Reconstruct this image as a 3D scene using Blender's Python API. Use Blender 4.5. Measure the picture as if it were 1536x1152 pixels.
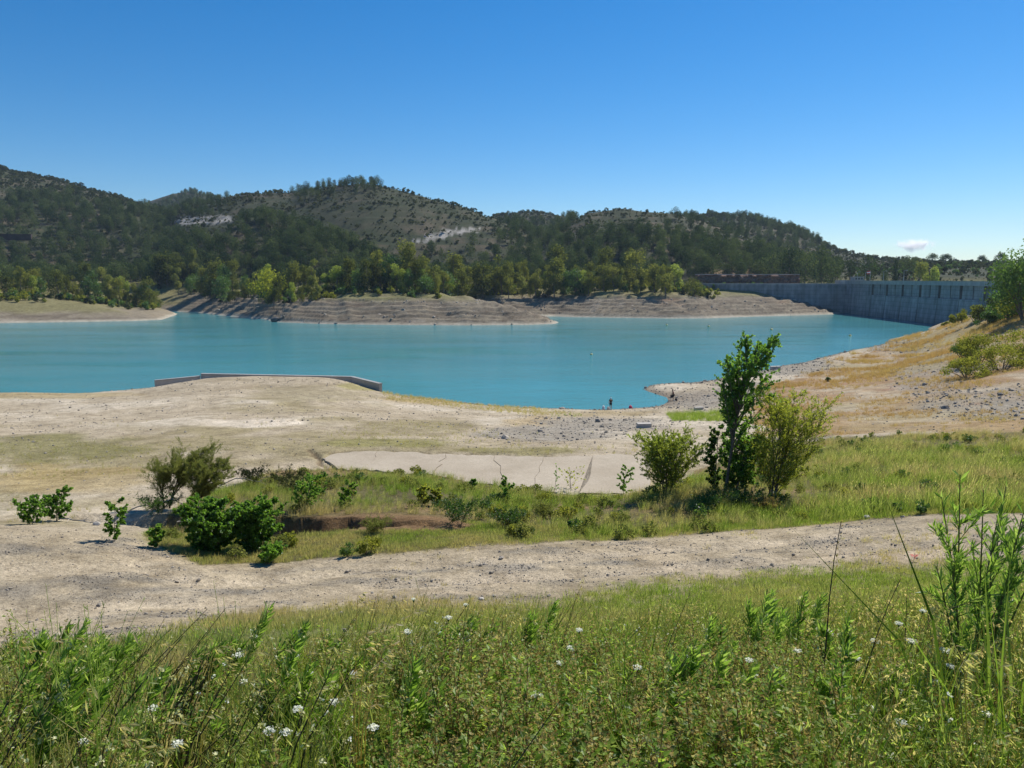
import bpy, math, random
import numpy as np
from mathutils import Vector, Matrix, noise as mnoise

for o in list(bpy.data.objects):
    bpy.data.objects.remove(o)
scene = bpy.context.scene
COL = scene.collection
rng = np.random.default_rng(7)
random.seed(7)
R = math.radians

# ------------------------------------------------------------------ camera
F = 1154.0                       # focal length in photograph pixels (1536 wide)
CAMZ = 18.0                      # eye height above the water (water is z = 0)
HORIZON = 419.0
PITCH = math.atan((576 - HORIZON) / F)
cam_d = bpy.data.cameras.new('camera')
cam_d.sensor_width = 36.0
cam_d.lens = 36.0 * F / 1536.0
cam_d.clip_start = 0.1
cam_d.clip_end = 30000
cam = bpy.data.objects.new('camera', cam_d)
COL.objects.link(cam)
cam.location = (0, 0, CAMZ)
cam.rotation_euler = (math.pi / 2 - PITCH, 0, 0)
scene.camera = cam

# ------------------------------------------------------------------ light
SUN_AZ, SUN_EL = R(42), R(47)    # azimuth clockwise from the view direction
world = bpy.data.worlds.new('World')
scene.world = world
world.use_nodes = True
wn = world.node_tree
wn.nodes.clear()
wo = wn.nodes.new('ShaderNodeOutputWorld')
wb = wn.nodes.new('ShaderNodeBackground')
sky = wn.nodes.new('ShaderNodeTexSky')
sky.sky_type = 'NISHITA'
sky.sun_disc = False
sky.sun_elevation = SUN_EL
sky.sun_rotation = SUN_AZ
sky.altitude = 300
sky.air_density = 1.0
sky.dust_density = 0.1
sky.ozone_density = 6.0
wb.inputs['Strength'].default_value = 0.097
hsv = wn.nodes.new('ShaderNodeHueSaturation')
hsv.inputs['Saturation'].default_value = 1.33
wn.links.new(sky.outputs[0], hsv.inputs['Color'])
wn.links.new(hsv.outputs[0], wb.inputs['Color'])
wn.links.new(wb.outputs[0], wo.inputs['Surface'])

sun_d = bpy.data.lights.new('sun', 'SUN')
sun_d.energy = 5.0
sun_d.angle = R(0.53)
sun_d.color = (1.0, 0.95, 0.87)
sun = bpy.data.objects.new('sun', sun_d)
COL.objects.link(sun)
SUNV = Vector((math.sin(SUN_AZ) * math.cos(SUN_EL), math.cos(SUN_AZ) * math.cos(SUN_EL), math.sin(SUN_EL)))
sun.rotation_euler = (-SUNV).to_track_quat('-Z', 'Y').to_euler()
sun.location = (60, 40, 120)

scene.view_settings.view_transform = 'Standard'
scene.view_settings.look = 'None'
scene.view_settings.exposure = 0.2
scene.view_settings.gamma = 1.0
scene.view_settings.use_curve_mapping = False
scene.render.engine = 'CYCLES'
scene.cycles.use_denoising = True
scene.cycles.max_bounces = 6
scene.cycles.diffuse_bounces = 3
scene.cycles.glossy_bounces = 2
scene.cycles.transmission_bounces = 3
scene.cycles.transparent_max_bounces = 6
scene.cycles.volume_bounces = 3
scene.cycles.sample_clamp_indirect = 6

# ------------------------------------------------------------------ pixel helpers
CP, SP = math.cos(PITCH), math.sin(PITCH)

def at_d(px, py, d):
    """world point seen at a photograph pixel, at ground distance d (world Y)"""
    u, v = (px - 768) / F, (576 - py) / F
    k = d / (CP + v * SP)
    return np.array((u * k, d, CAMZ + k * (-SP + v * CP)))

def at_z(px, py, z):
    u, v = (px - 768) / F, (576 - py) / F
    k = (z - CAMZ) / (-SP + v * CP)
    return np.array((u * k, k * (CP + v * SP), z))

def project(X, Y, Z):
    dz = Z - CAMZ
    fw = np.maximum(Y * CP - dz * SP, 1e-3)
    up = Y * SP + dz * CP
    return 768 + F * X / fw, 576 - F * up / fw

def in_poly(px, py, poly):
    poly = np.asarray(poly, float)
    inside = np.zeros(np.shape(px), bool)
    n = len(poly)
    for i in range(n):
        x1, y1 = poly[i]
        x2, y2 = poly[(i + 1) % n]
        c = ((y1 > py) != (y2 > py)) & (px < (x2 - x1) * (py - y1) / (y2 - y1 + 1e-12) + x1)
        inside ^= c
    return inside

def sstep(x, a, b):
    t = np.clip((x - a) / (b - a), 0, 1)
    return t * t * (3 - 2 * t)

# ------------------------------------------------------------------ noise
_perm = rng.permutation(512)
_perm = np.concatenate([_perm, _perm])
_val = rng.random(1024)

def vnoise(x, y):
    xi, yi = np.floor(x).astype(int), np.floor(y).astype(int)
    fx, fy = x - xi, y - yi
    fx = fx * fx * (3 - 2 * fx)
    fy = fy * fy * (3 - 2 * fy)
    def h(a, b):
        return _val[_perm[(_perm[a & 511] + b) & 511]]
    a = h(xi, yi) * (1 - fx) + h(xi + 1, yi) * fx
    b = h(xi, yi + 1) * (1 - fx) + h(xi + 1, yi + 1) * fx
    return a * (1 - fy) + b * fy            # 0..1

def fbm(x, y, scale, octaves=4, gain=0.5):
    s, a, tot = 0.0, 1.0, 0.0
    x, y = np.asarray(x, float) / scale, np.asarray(y, float) / scale
    for i in range(octaves):
        s = s + a * (vnoise(x + 17.3 * i, y - 9.1 * i) - 0.5)
        tot += a * 0.5
        a *= gain
        x, y = x * 2.03, y * 2.03
    return s / tot                           # about -1..1

# lines that part the zones of the near ground (photograph px -> py)
EDGE_FG = np.array([(-400, 1010), (0, 990), (100, 975), (200, 962), (300, 940), (420, 918), (560, 905), (760, 898), (900, 888), (1050, 876), (1150, 866), (1250, 852), (1400, 846), (1536, 832), (1950, 800)], float)
EDGE_TRACK = np.array([(-400, 786), (0, 790), (200, 803), (300, 848), (420, 846), (560, 832), (700, 818), (900, 812), (1050, 800), (1200, 788), (1300, 776), (1400, 772), (1536, 770), (1950, 765)], float)
MID_GRASS = [(250, 775), (290, 742), (380, 716), (440, 706), (520, 701), (640, 702), (740, 722), (850, 747), (960, 746), (1000, 735), (1060, 700), (1150, 668), (1230, 660), (1536, 645), (1950, 640), (1950, 765), (1400, 772), (1200, 788), (1050, 800), (900, 812), (700, 818), (560, 832), (420, 846), (300, 848), (215, 800)]
DRY = [(1150, 580), (1300, 530), (1400, 493), (1480, 470), (1950, 470), (1950, 640), (1536, 645), (1230, 655), (1150, 660), (1120, 620)]


# ------------------------------------------------------------------ near ground: control points (px, py, d)
NEAR = []
for px in (-500, -150, 200, 550, 900, 1250, 1600, 1950):
    for d, dr in ((2, 1.72), (4, 2.4), (6, 3.25), (9, 4.5), (12, 5.6)):
        lift = 0.25 * sstep(px, 900, 1700) * sstep(d, 2, 9)
        a = (px - 768) / F * 1.05
        NEAR.append((a * d, d, CAMZ - dr + lift))
for x in (-40, -20, -8, 0, 8, 20, 40):
    NEAR.append((x, -6, 16.7))
    NEAR.append((x, 0.0, 16.42))
_pts = [
 (768,895,16),(768,812,21.5),(1100,880,16),(1100,805,21.5),(1400,852,16.8),(1400,780,20.8),(1536,840,16.5),(1536,775,21),
 (1900,830,16.5),(1900,760,22),(550,900,15.8),(550,840,19.5),
 (300,905,15.2),(300,850,18.6),(0,955,12.4),(0,880,15.6),(0,800,20.2),(150,810,20.2),(-300,960,12.4),(-300,880,15.6),(-300,800,20.2),
 (340,832,20.8),(230,800,22.3),(100,792,22.5),(-200,785,23),
 (430,772,26),(520,770,26),(620,765,26.5),(700,800,23),
 (0,775,26),(0,740,33),(0,700,41),(0,650,56),(0,612,80),(0,592,98),
 (-300,775,26),(-300,700,41),(-300,650,56),(-300,610,82),(-300,596,96),
 (200,762,29),(200,700,41),(200,650,56),(200,605,83),(200,584,103),
 (300,745,31.5),(400,740,33),(400,700,41),(400,650,55),(400,605,81),(400,580,98),(310,567,111),(400,567,113),(500,569,112),
 (250,577,108),(560,592,98),(560,622,75),(560,650,57),(560,745,31.5),(560,718,36.5),
 (700,655,58),(700,625,79),(660,745,31),(640,612,92),
 (768,775,27.5),(1000,792,25),(1200,790,23),(850,760,30.5),
 (850,655,60),(850,632,80),(950,655,60),(950,628,88),(1050,640,72),(1050,617,98),(1050,592,118),
 (1120,585,120),(1200,640,68),(1200,600,95),(1200,572,124),
 (1300,640,64),(1300,600,88),(1300,565,125),(1300,538,165),
 (1400,640,60),(1400,600,80),(1400,560,110),(1400,525,165),
 (1460,560,105),(1460,500,165),(1455,484,225),(1490,474,255),
 (1530,640,56),(1530,600,74),(1530,560,92),(1530,505,125),(1530,485,140),
 (1700,640,56),(1700,560,85),(1700,480,120),(1900,640,56),(1900,540,85),(1900,460,120),
 (1250,700,41),(1250,665,54),(1250,745,31),(1400,745,29),(1400,705,38),(1530,762,25.5),(1530,705,38),(1800,705,38),
 (1100,742,31),(1000,740,32),(1160,757,29.5),(1080,690,45),(1050,665,56),
]
for px, py, d in _pts:
    NEAR.append(tuple(at_d(px, py, d)))
# the slab lies level
SLAB_Z = 7.55
for px, py in ((490, 681), (500, 702), (600, 678), (600, 712), (730, 682), (730, 727), (850, 684), (850, 741), (965, 685), (972, 741), (890, 712), (660, 700)):
    p = at_z(px, py, SLAB_Z - 0.03)
    NEAR.append(tuple(p))
# near shoreline (photograph pixels, z = 0), left to right
SHORE_NEAR_PX = [(640, 598.5), (700, 605), (760, 610), (850, 613), (950, 612), (1000, 606), (1006, 599), (985, 590), (966, 583), (978, 577.5),
                 (1040, 573.5), (1100, 563), (1165, 550.5), (1225, 538), (1280, 525), (1340, 507), (1395, 490.5)]
SHORE_NEAR = [at_z(px, py, 0.05) for px, py in SHORE_NEAR_PX]
for i, p in enumerate(SHORE_NEAR):
    NEAR.append(tuple(p))
# lake bed beyond the shoreline
for px, d, z in ((-300, 112, 1.0), (-300, 124, -2), (0, 113, 1.0), (0, 124, -2), (200, 115, 1), (200, 126, -2.5), (400, 120, 0.6), (400, 130, -3),
                 (520, 120, 0.4), (520, 130, -3), (600, 117, -0.5), (600, 127, -3), (700, 122, -2), (850, 118, -1.8), (930, 117, -1.7),
                 (980, 113.2, -0.5), (940, 128, -1.6), (1000, 146, -2.2), (1100, 158, -2.4), (1165, 176, -2.6), (1280, 222, -3.5), (1340, 262, -4), (1395, 318, -4),
                 (1000, 200, -5), (600, 200, -6), (100, 200, -6), (-400, 200, -6), (1200, 260, -6), (700, 280, -6), (1530, 270, 16.5), (1530, 200, 14.5), (1700, 200, 17), (1900, 200, 18),
                 (1470, 290, 9), (1440, 300, 4)):
    NEAR.append(((px - 768) / F * d, d, z))
NEAR = np.array(NEAR)

def _uv(X, Y):
    t = np.maximum(Y, -7.4) + 8.0
    return X / t * 2.2, np.log(t) * 1.4

_cu, _cv = _uv(NEAR[:, 0], NEAR[:, 1])

def _K(r2):
    return 0.5 * r2 * np.log(r2 + 1e-12)

def _fit():
    n = len(NEAR)
    A = np.zeros((n + 3, n + 3))
    r2 = (_cu[:, None] - _cu[None]) ** 2 + (_cv[:, None] - _cv[None]) ** 2
    A[:n, :n] = _K(r2) + 2e-4 * np.eye(n)
    A[:n, n] = 1; A[:n, n + 1] = _cu; A[:n, n + 2] = _cv
    A[n:, :n] = A[:n, n:].T
    b = np.zeros(n + 3); b[:n] = NEAR[:, 2]
    return np.linalg.solve(A, b)
_W = _fit()

def near_z(X, Y):
    X = np.asarray(X, float); Y = np.asarray(Y, float)
    u, v = _uv(X, Y)
    z = _W[-3] + _W[-2] * u + _W[-1] * v
    for i in range(len(NEAR)):
        z = z + _W[i] * _K((u - _cu[i]) ** 2 + (v - _cv[i]) ** 2)
    return z

# gully with the cut bank beside the track
GULLY = np.array([at_d(650, 805, 24.2)[:2], at_d(560, 812, 24.2)[:2], at_d(470, 815, 24.1)[:2], at_d(400, 815, 24.0)[:2], at_d(330, 815, 24.2)[:2], at_d(250, 800, 25)[:2], at_d(120, 790, 26)[:2]])
GULLY_W = np.array([0.25, 0.6, 1.15, 1.35, 1.5, 1.3, 0.8])
GULLY_D = np.array([0.3, 0.8, 1.5, 1.55, 1.0, 0.6, 0.25])

CRACKS = [(np.array([at_z(px, py, 7.6)[:2] for px, py in pts]), wd, dp) for pts, wd, dp in (
    ([(462, 672), (474, 681), (481, 688), (478, 694), (490, 699)], 0.14, 0.16), ([(500, 676.5), (540, 675.5), (590, 675), (640, 677)], 0.18, 0.18), ([(430, 683), (462, 681), (476, 686)], 0.12, 0.25))]
CRACKS += [(np.array([at_d(px, py, 62 + 0.05 * (px - 390))[:2] for px, py in ((385, 643), (410, 641), (432, 634), (458, 627))]), 0.16, 0.28),
           (np.array([at_d(px, py, 66)[:2] for px, py in ((290, 652), (340, 650), (390, 652))]), 0.12, 0.15)]

def seg_dist(X, Y, P):
    best = np.full(np.shape(X), 1e9)
    par = np.zeros(np.shape(X))
    for i in range(len(P) - 1):
        ax, ay = P[i]; bx, by = P[i + 1]
        dx, dy = bx - ax, by - ay
        t = np.clip(((X - ax) * dx + (Y - ay) * dy) / (dx * dx + dy * dy + 1e-9), 0, 1)
        d = np.hypot(X - ax - t * dx, Y - ay - t * dy)
        m = d < best
        best = np.where(m, d, best)
        par = np.where(m, i + t, par)
    return best, par

# ------------------------------------------------------------------ far land
SHORE_FAR_PX = [(-900, 486), (-300, 486), (0, 484.5), (110, 483), (200, 481.5), (243, 479.5), (262, 473), (266, 470.8), (244, 469.0), (236, 467.3), (262, 467.3), (300, 469), (340, 474),
                (398, 479), (415, 483), (480, 486), (600, 487.5), (700, 488), (790, 487.3), (832, 486), (838, 483.5), (826, 480), (800, 475.5), (830, 474.5), (850, 475.5),
                (920, 476.5), (1000, 477.5), (1060, 477.5), (1130, 475), (1200, 473), (1250, 471.5), (1262, 469.5), (1258, 466)]
SHORE_FAR = np.array([at_z(px, py, 0.0)[:2] for px, py in SHORE_FAR_PX] + [(182, 432), (300, 450), (900, 480), (9000, 3000)])
LAND_FAR = np.vstack([SHORE_FAR, [(9000, 9000), (-9000, 9000), (-9000, SHORE_FAR[0, 1])]])

# hill layers: foot distance, [(px, ridge py, ridge distance), ...]
HILLS = [
 (560, 17, [(-900, 215, 1150), (-300, 228, 1150), (0, 250, 1150), (40, 265, 1120), (100, 276, 1080), (150, 289, 1040), (200, 302, 1000), (240, 318, 960), (300, 350, 900), (350, 392, 820), (420, 425, 780), (2200, 560, 780)]),
 (1100, 40, [(-900, 420, 1600), (120, 380, 1600), (200, 318, 1600), (235, 305, 1600), (270, 294, 1600), (300, 291, 1600), (335, 300, 1600), (400, 330, 1600), (500, 390, 1600), (2200, 520, 1600)]),
 (540, 17, [(-900, 520, 760), (150, 430, 800), (230, 350, 860), (280, 318, 860), (335, 303, 850), (380, 294, 840), (440, 294, 820), (500, 285, 800), (550, 279, 790), (580, 284, 780), (620, 293, 770), (680, 309, 760), (740, 329, 740), (790, 345, 720), (840, 372, 700), (900, 410, 680), (2200, 560, 680)]),
 (470, 16, [(-900, 540, 560), (200, 425, 560), (260, 385, 590), (320, 352, 600), (365, 332, 600), (400, 322, 600), (440, 331, 600), (500, 358, 590), (560, 388, 570), (620, 412, 550), (700, 430, 540), (2200, 540, 540)]),
 (800, 30, [(-900, 480, 1150), (640, 420, 1150), (700, 345, 1150), (745, 326, 1150), (800, 321, 1150), (850, 328, 1150), (900, 345, 1150), (1000, 420, 1150), (2200, 540, 1150)]),
 (470, 16, [(-900, 540, 700), (700, 432, 640), (780, 395, 660), (840, 345, 690), (880, 322, 700), (930, 317, 700), (980, 321, 700), (1040, 333, 690), (1100, 352, 680), (1160, 374, 660), (1220, 396, 640), (1280, 415, 620), (1400, 430, 600), (2200, 470, 600)]),
 (700, 20, [(-900, 540, 1050), (900, 420, 1050), (980, 335, 1050), (1060, 324, 1050), (1120, 330, 1040), (1180, 344, 1020), (1220, 362, 1000), (1260, 378, 980), (1300, 387, 960), (1400, 394, 950), (1536, 394, 950), (2200, 380, 950)]),
 (430, 13, [(-900, 560, 620), (1180, 430, 620), (1260, 408, 640), (1300, 399, 660), (1400, 396, 680), (1536, 398, 680), (2200, 380, 680)]),
]
_hl = []
for foot, zf, pts in HILLS:
    pts = np.array(pts, float)
    _hl.append((foot, zf, (pts[:, 0] - 768) / F, pts[:, 1], pts[:, 2]))

COVE = np.array([((px - 768) / F * d, d) for px, d in ((800, 368), (745, 384), (690, 396), (630, 404))])

def far_z(X, Y):
    X = np.asarray(X, float); Y = np.asarray(Y, float)
    dist, par = seg_dist(X, Y, SHORE_FAR)
    inside = in_poly(X, Y, LAND_FAR)
    wob = 3.0 * fbm(X, Y, 26, 4)
    s = np.where(inside, dist, -dist) + wob * np.clip(dist / 10, 0, 1)
    a = X / np.maximum(Y, 1)
    px = 768 + F * a
    k = np.interp(px, [0, 200, 300, 420, 620, 830, 900, 1100, 1260], [0.20, 0.19, 0.62, 0.68, 0.50, 0.36, 0.58, 0.42, 0.36])
    zmax = np.interp(px, [0, 300, 640, 760, 850, 1100, 1250, 1400], [16.2, 14.5, 13.6, 12.5, 14.2, 14.2, 13.0, 13.0])
    z = np.where(s > 0, zmax * (1 - np.exp(-(k * s / zmax) * 1.15)) + 0.022 * np.maximum(s - 60, 0).clip(0, 90), s * 0.22)
    cd, cpar = seg_dist(X, Y, COVE)
    z = z - np.where(s > 0, np.interp(cpar, [0, 1, 2, 3], [1.0, 4.5, 6.0, 0.5]) * np.exp(-(cd / 9.0) ** 2), 0) * sstep(z, 0.2, 4)
    # benches left by the falling water
    bench = 0.52 * np.sin(2 * math.pi * (z + 0.5 * fbm(X, Y, 40, 3)) / 1.55)
    z = z + bench * sstep(z, 0.3, 1.5) * (1 - sstep(z, 10, 13)) * sstep(px, 240, 330)
    z = z + (0.55 * fbm(X, Y, 7, 4) - 1.5 * np.abs(fbm(X + 0.4 * Y, Y * 0.25, 11, 3)) * (1 - sstep(z, 10, 13))) * sstep(z, 1, 4) * sstep(px, 250, 340)
    z = np.maximum(z, -6)
    aa = np.clip(a, -2, 2)
    hz = np.full(X.shape, -50.0)
    for foot, zf, ha, hp, hd in _hl:
        rp = np.interp(aa, ha, hp)
        rd = np.interp(aa, ha, hd)
        zr = CAMZ + (HORIZON - rp) / F * rd
        t = (Y - foot) / (rd - foot)
        tt = np.clip(t, 0, 1)
        prof = 1.5 * tt - 0.5 * tt ** 3
        prof = 0.35 * tt + 0.65 * prof
        zz = zf + (zr - zf) * prof - np.where(t > 1, (Y - rd) * 0.22, 0) - np.where(t < 0, 60 * np.minimum(-t, 1), 0)
        amp = np.clip((zz - zf) / 40, 0, 1) * np.clip(1.25 - tt, 0.1, 1)
        zz = zz + amp * (7.0 * fbm(X, Y, 120, 4) - 8.0 * np.abs(fbm(X + 300, Y * 0.6, 80, 4)))
        hz = np.maximum(hz, zz)
    terr = 0.9 * np.sin(2 * math.pi * hz / 6.0) * sstep(fbm(X, Y, 160, 2), -0.2, 0.3) * sstep(hz, 30, 50)
    hz = hz + terr
    return np.where(inside, np.maximum(z, np.minimum(hz, 0.42 * s - 4)), z)

def raw_height(X, Y, zn_pre=None):
    X = np.asarray(X, float); Y = np.asarray(Y, float)
    z = np.full(X.shape, -6.0)
    m = Y < 420
    if m.any():
        zn = near_z(X[m], Y[m]) if zn_pre is None else zn_pre[m]
        fade = sstep(Y[m], 300, 400)
        zn = zn * (1 - fade) + fade * -6
        x, y = X[m], Y[m]
        zn = zn + (0.05 * fbm(x, y, 2.2, 4) + 0.02 * fbm(x, y, 0.5, 3)) * sstep(y, 3, 8) * (1 - 0.7 * sstep(y, 60, 100))
        zn = zn + 0.28 * fbm(x, y, 9, 3) * sstep(y, 20, 40) * sstep(zn, 0.3, 3)
        zn = zn + 0.16 * fbm(x, y, 2.6, 3) * sstep(x / np.maximum(y, 1), 0.16, 0.3) * sstep(y, 50, 75)
        zn = np.maximum(zn, -6)
        gd, gp = seg_dist(x, y, GULLY)
        gw = np.interp(gp, np.arange(len(GULLY)), GULLY_W) + 0.22 * fbm(x, y, 1.1, 3)
        gz = np.interp(gp, np.arange(len(GULLY)), GULLY_D)
        zn = zn - gz * sstep(gw - gd, -0.06, 0.22)
        for P, wd, dp in CRACKS:
            cd, cp_ = seg_dist(x, y, P)
            zn = zn - dp * sstep(wd * (1 + 0.6 * fbm(x, y, 0.8, 2)) - cd, -0.08, 0.12)
        # wheel ruts along the track
        qx, qy = project(x, y, zn)
        trl = np.interp(qx, EDGE_TRACK[:, 0], EDGE_TRACK[:, 1]); fgl = np.interp(qx, EDGE_FG[:, 0], EDGE_FG[:, 1])
        tb = (qy - trl) / (fgl - trl) + 0.08 * fbm(x + 90, y, 3, 2)
        zn = zn - 0.09 * (np.exp(-((tb - 0.30) / 0.06) ** 2) + np.exp(-((tb - 0.66) / 0.06) ** 2)) * (y > 9) * (y < 26)
        z[m] = zn
    m2 = Y > 190
    if m2.any():
        z[m2] = np.maximum(z[m2], far_z(X[m2], Y[m2]))
    return z

# level bed below the slab
SLAB_C = np.array([at_z(px, py, SLAB_Z)[:2] for px, py in ((487, 690), (492, 680), (600, 676.5), (730, 680), (850, 682), (968, 683), (974, 742), (858, 742), (800, 733), (730, 728), (640, 714), (560, 706), (500, 703))])

def height(X, Y, zn_pre=None):
    X = np.atleast_1d(np.asarray(X, float)); Y = np.atleast_1d(np.asarray(Y, float))
    z = raw_height(X, Y, zn_pre)
    m = in_poly(X, Y, SLAB_C)
    z = np.where(m, np.minimum(z, SLAB_Z - 0.12), z)
    return z

def H(x, y):
    return float(height(x, y)[0])

def ground_d(px, py, dmax=420, dmin=2.0):
    """first distance at which the ray through a pixel meets the ground"""
    ds = np.geomspace(dmin, dmax, 500)
    u, v = (px - 768) / F, (576 - py) / F
    k = ds / (CP + v * SP)
    X = u * k
    Z = CAMZ + k * (-SP + v * CP)
    hit = height(X, ds) > Z
    if not hit.any():
        return None
    i = int(np.argmax(hit))
    return float(ds[i])

def on_ground(px, py, dmax=420, dmin=2.0):
    d = ground_d(px, py, dmax, dmin)
    if d is None:
        return None
    p = at_d(px, py, d)
    return Vector((p[0], p[1], H(p[0], p[1])))

# ------------------------------------------------------------------ mesh helpers
def make_mesh(name, verts, faces_list, attrs=None, smooth=False, colors=None):
    """faces_list: list of int arrays (n,3) or (n,4); attrs: {name: per-face float}; colors: {name: per-vertex rgba}"""
    me = bpy.data.meshes.new(name)
    verts = np.asarray(verts, np.float32)
    faces_list = [np.asarray(f, np.int32) for f in faces_list if len(f)]
    nv = len(verts)
    loops = np.concatenate([f.ravel() for f in faces_list]) if faces_list else np.zeros(0, np.int32)
    sizes = np.concatenate([np.full(len(f), f.shape[1], np.int32) for f in faces_list]) if faces_list else np.zeros(0, np.int32)
    starts = np.concatenate([[0], np.cumsum(sizes)[:-1]]).astype(np.int32) if len(sizes) else sizes
    me.vertices.add(nv)
    me.vertices.foreach_set('co', verts.ravel())
    me.loops.add(len(loops))
    me.loops.foreach_set('vertex_index', loops)
    me.polygons.add(len(sizes))
    me.polygons.foreach_set('loop_start', starts)
    me.update(calc_edges=True)
    if attrs:
        for k, v in attrs.items():
            at = me.attributes.new(k, 'FLOAT', 'FACE')
            at.data.foreach_set('value', np.asarray(v, np.float32))
    if colors:
        for k, v in colors.items():
            at = me.attributes.new(k, 'FLOAT_COLOR', 'POINT')
            at.data.foreach_set('color', np.asarray(v, np.float32).ravel())
    me.polygons.foreach_set('use_smooth', np.full(len(sizes), bool(smooth)))
    me.validate()
    return me

class MB:
    """collects tubes, leaves, boxes and lumps into one mesh"""
    def __init__(self):
        self.v, self.f, self.t, self.m, self.n = [], {3: [], 4: []}, {3: [], 4: []}, {3: [], 4: []}, 0
        self.mat = 0
    def add(self, verts, faces, tint=0.5):
        verts = np.asarray(verts, float)
        faces = np.asarray(faces, int)
        k = faces.shape[1]
        self.v.append(verts)
        self.f[k].append(faces + self.n)
        self.t[k].append(np.broadcast_to(np.asarray(tint, float), (len(faces),)))
        self.m[k].append(np.full(len(faces), self.mat, np.int32))
        self.n += len(verts)
    def tube(self, pts, radii, sides=5, tint=0.5):
        pts = np.asarray(pts, float)
        n = len(pts)
        radii = np.broadcast_to(np.asarray(radii, float), (n,))
        tang = np.gradient(pts, axis=0)
        tang /= np.linalg.norm(tang, axis=1)[:, None] + 1e-9
        ref = np.array((0.31, 0.93, 0.2)) if abs(tang[0][2]) > 0.7 else np.array((0.0, 0.0, 1.0))
        n1 = np.cross(tang, ref); n1 /= np.linalg.norm(n1, axis=1)[:, None] + 1e-9
        n2 = np.cross(tang, n1)
        ang = np.arange(sides) * 2 * math.pi / sides
        ring = n1[:, None, :] * np.cos(ang)[None, :, None] + n2[:, None, :] * np.sin(ang)[None, :, None]
        V = (pts[:, None, :] + ring * radii[:, None, None]).reshape(-1, 3)
        i = np.arange(n - 1)[:, None] * sides
        j = np.arange(sides)[None, :]
        jn = (j + 1) % sides
        Fq = np.stack([i + j, i + jn, i + sides + jn, i + sides + j], -1).reshape(-1, 4)
        self.add(V, Fq, tint)
        if sides >= 4 and radii[-1] > 0.004:
            self.add(V[-sides:][[0, 1, 2, 3]], [[0, 1, 2, 3]], tint)
    def leaves(self, c, axis, nrm, length, width, tint=0.5, fold=0.25):
        """diamond leaves: c = base point, axis = unit vector to the tip"""
        c = np.asarray(c, float); n = len(c)
        if not n:
            return
        axis = axis / (np.linalg.norm(axis, axis=1)[:, None] + 1e-9)
        side = np.cross(axis, nrm); side /= np.linalg.norm(side, axis=1)[:, None] + 1e-9
        up = np.cross(side, axis)
        L = np.broadcast_to(np.asarray(length, float), (n,))[:, None]
        Wd = np.broadcast_to(np.asarray(width, float), (n,))[:, None] * 0.5
        mid = c + axis * L * 0.45
        V = np.stack([c, mid + side * Wd + up * Wd * fold, c + axis * L, mid - side * Wd + up * Wd * fold], 1).reshape(-1, 3)
        Fq = np.arange(n * 4).reshape(n, 4)
        self.add(V, Fq, tint)
    def box(self, lo, hi, tint=0.5, M=None):
        x0, y0, z0 = lo; x1, y1, z1 = hi
        V = np.array([(x0, y0, z0), (x1, y0, z0), (x1, y1, z0), (x0, y1, z0), (x0, y0, z1), (x1, y0, z1), (x1, y1, z1), (x0, y1, z1)], float)
        if M is not None:
            V = np.array([M @ Vector(v) for v in V])
        self.add(V, [[3, 2, 1, 0], [4, 5, 6, 7], [0, 1, 5, 4], [1, 2, 6, 5], [2, 3, 7, 6], [3, 0, 4, 7]], tint)
    def mesh(self, name, mat=None, smooth=False):
        if not self.v:
            self.add(np.zeros((3, 3)), [[0, 1, 2]])
        fl, tl, ml = [], [], []
        for k in (3, 4):
            if self.f[k]:
                fl.append(np.concatenate(self.f[k])); tl.append(np.concatenate(self.t[k])); ml.append(np.concatenate(self.m[k]))
        me = make_mesh(name, np.concatenate(self.v), fl, {'tint': np.concatenate(tl)}, smooth)
        if mat:
            for q in (mat if isinstance(mat, (list, tuple)) else [mat]):
                me.materials.append(q)
            if isinstance(mat, (list, tuple)):
                me.polygons.foreach_set('material_index', np.concatenate(ml))
        return me

def link(name, data, parent=None, loc=None, rotz=0, scale=None):
    o = bpy.data.objects.new(name, data)
    COL.objects.link(o)
    if parent:
        o.parent = parent
    if loc is not None:
        o.location = loc
    if rotz:
        o.rotation_euler = (0, 0, rotz)
    if scale is not None:
        o.scale = (scale,) * 3 if np.isscalar(scale) else scale
    return o

def tag(o, label, cat, group=None):
    o['label'] = label
    o['category'] = cat
    o['kind'] = 'thing'
    if group:
        o['group'] = group
    return o

def thing(name, label, cat, loc, rotz=0, group=None, scale=None):
    o = link(name, None, None, loc, rotz, scale)
    o.empty_display_size = 0.2
    return tag(o, label, cat, group)

def structure(o):
    o['kind'] = 'structure'
    return o

def stuff(o, label, cat):
    o['kind'] = 'stuff'; o['label'] = label; o['category'] = cat
    return o

def rand_unit(n, r=rng):
    v = r.normal(size=(n, 3))
    return v / np.linalg.norm(v, axis=1)[:, None]

# ------------------------------------------------------------------ materials
def new_mat(name):
    m = bpy.data.materials.new(name)
    m.use_nodes = True
    nt = m.node_tree
    nt.nodes.clear()
    out = nt.nodes.new('ShaderNodeOutputMaterial')
    return m, nt, out

def N(nt, t, **kw):
    n = nt.nodes.new(t)
    for k, v in kw.items():
        setattr(n, k, v)
    return n

def ramp(nt, stops, src=None, interp='LINEAR'):
    r = nt.nodes.new('ShaderNodeValToRGB')
    r.color_ramp.interpolation = interp
    el = r.color_ramp.elements
    while len(el) < len(stops):
        el.new(0.5)
    for e, (p, c) in zip(el, stops):
        e.position = p
        e.color = (*c, 1)
    if src is not None:
        nt.links.new(src, r.inputs[0])
    return r

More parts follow.
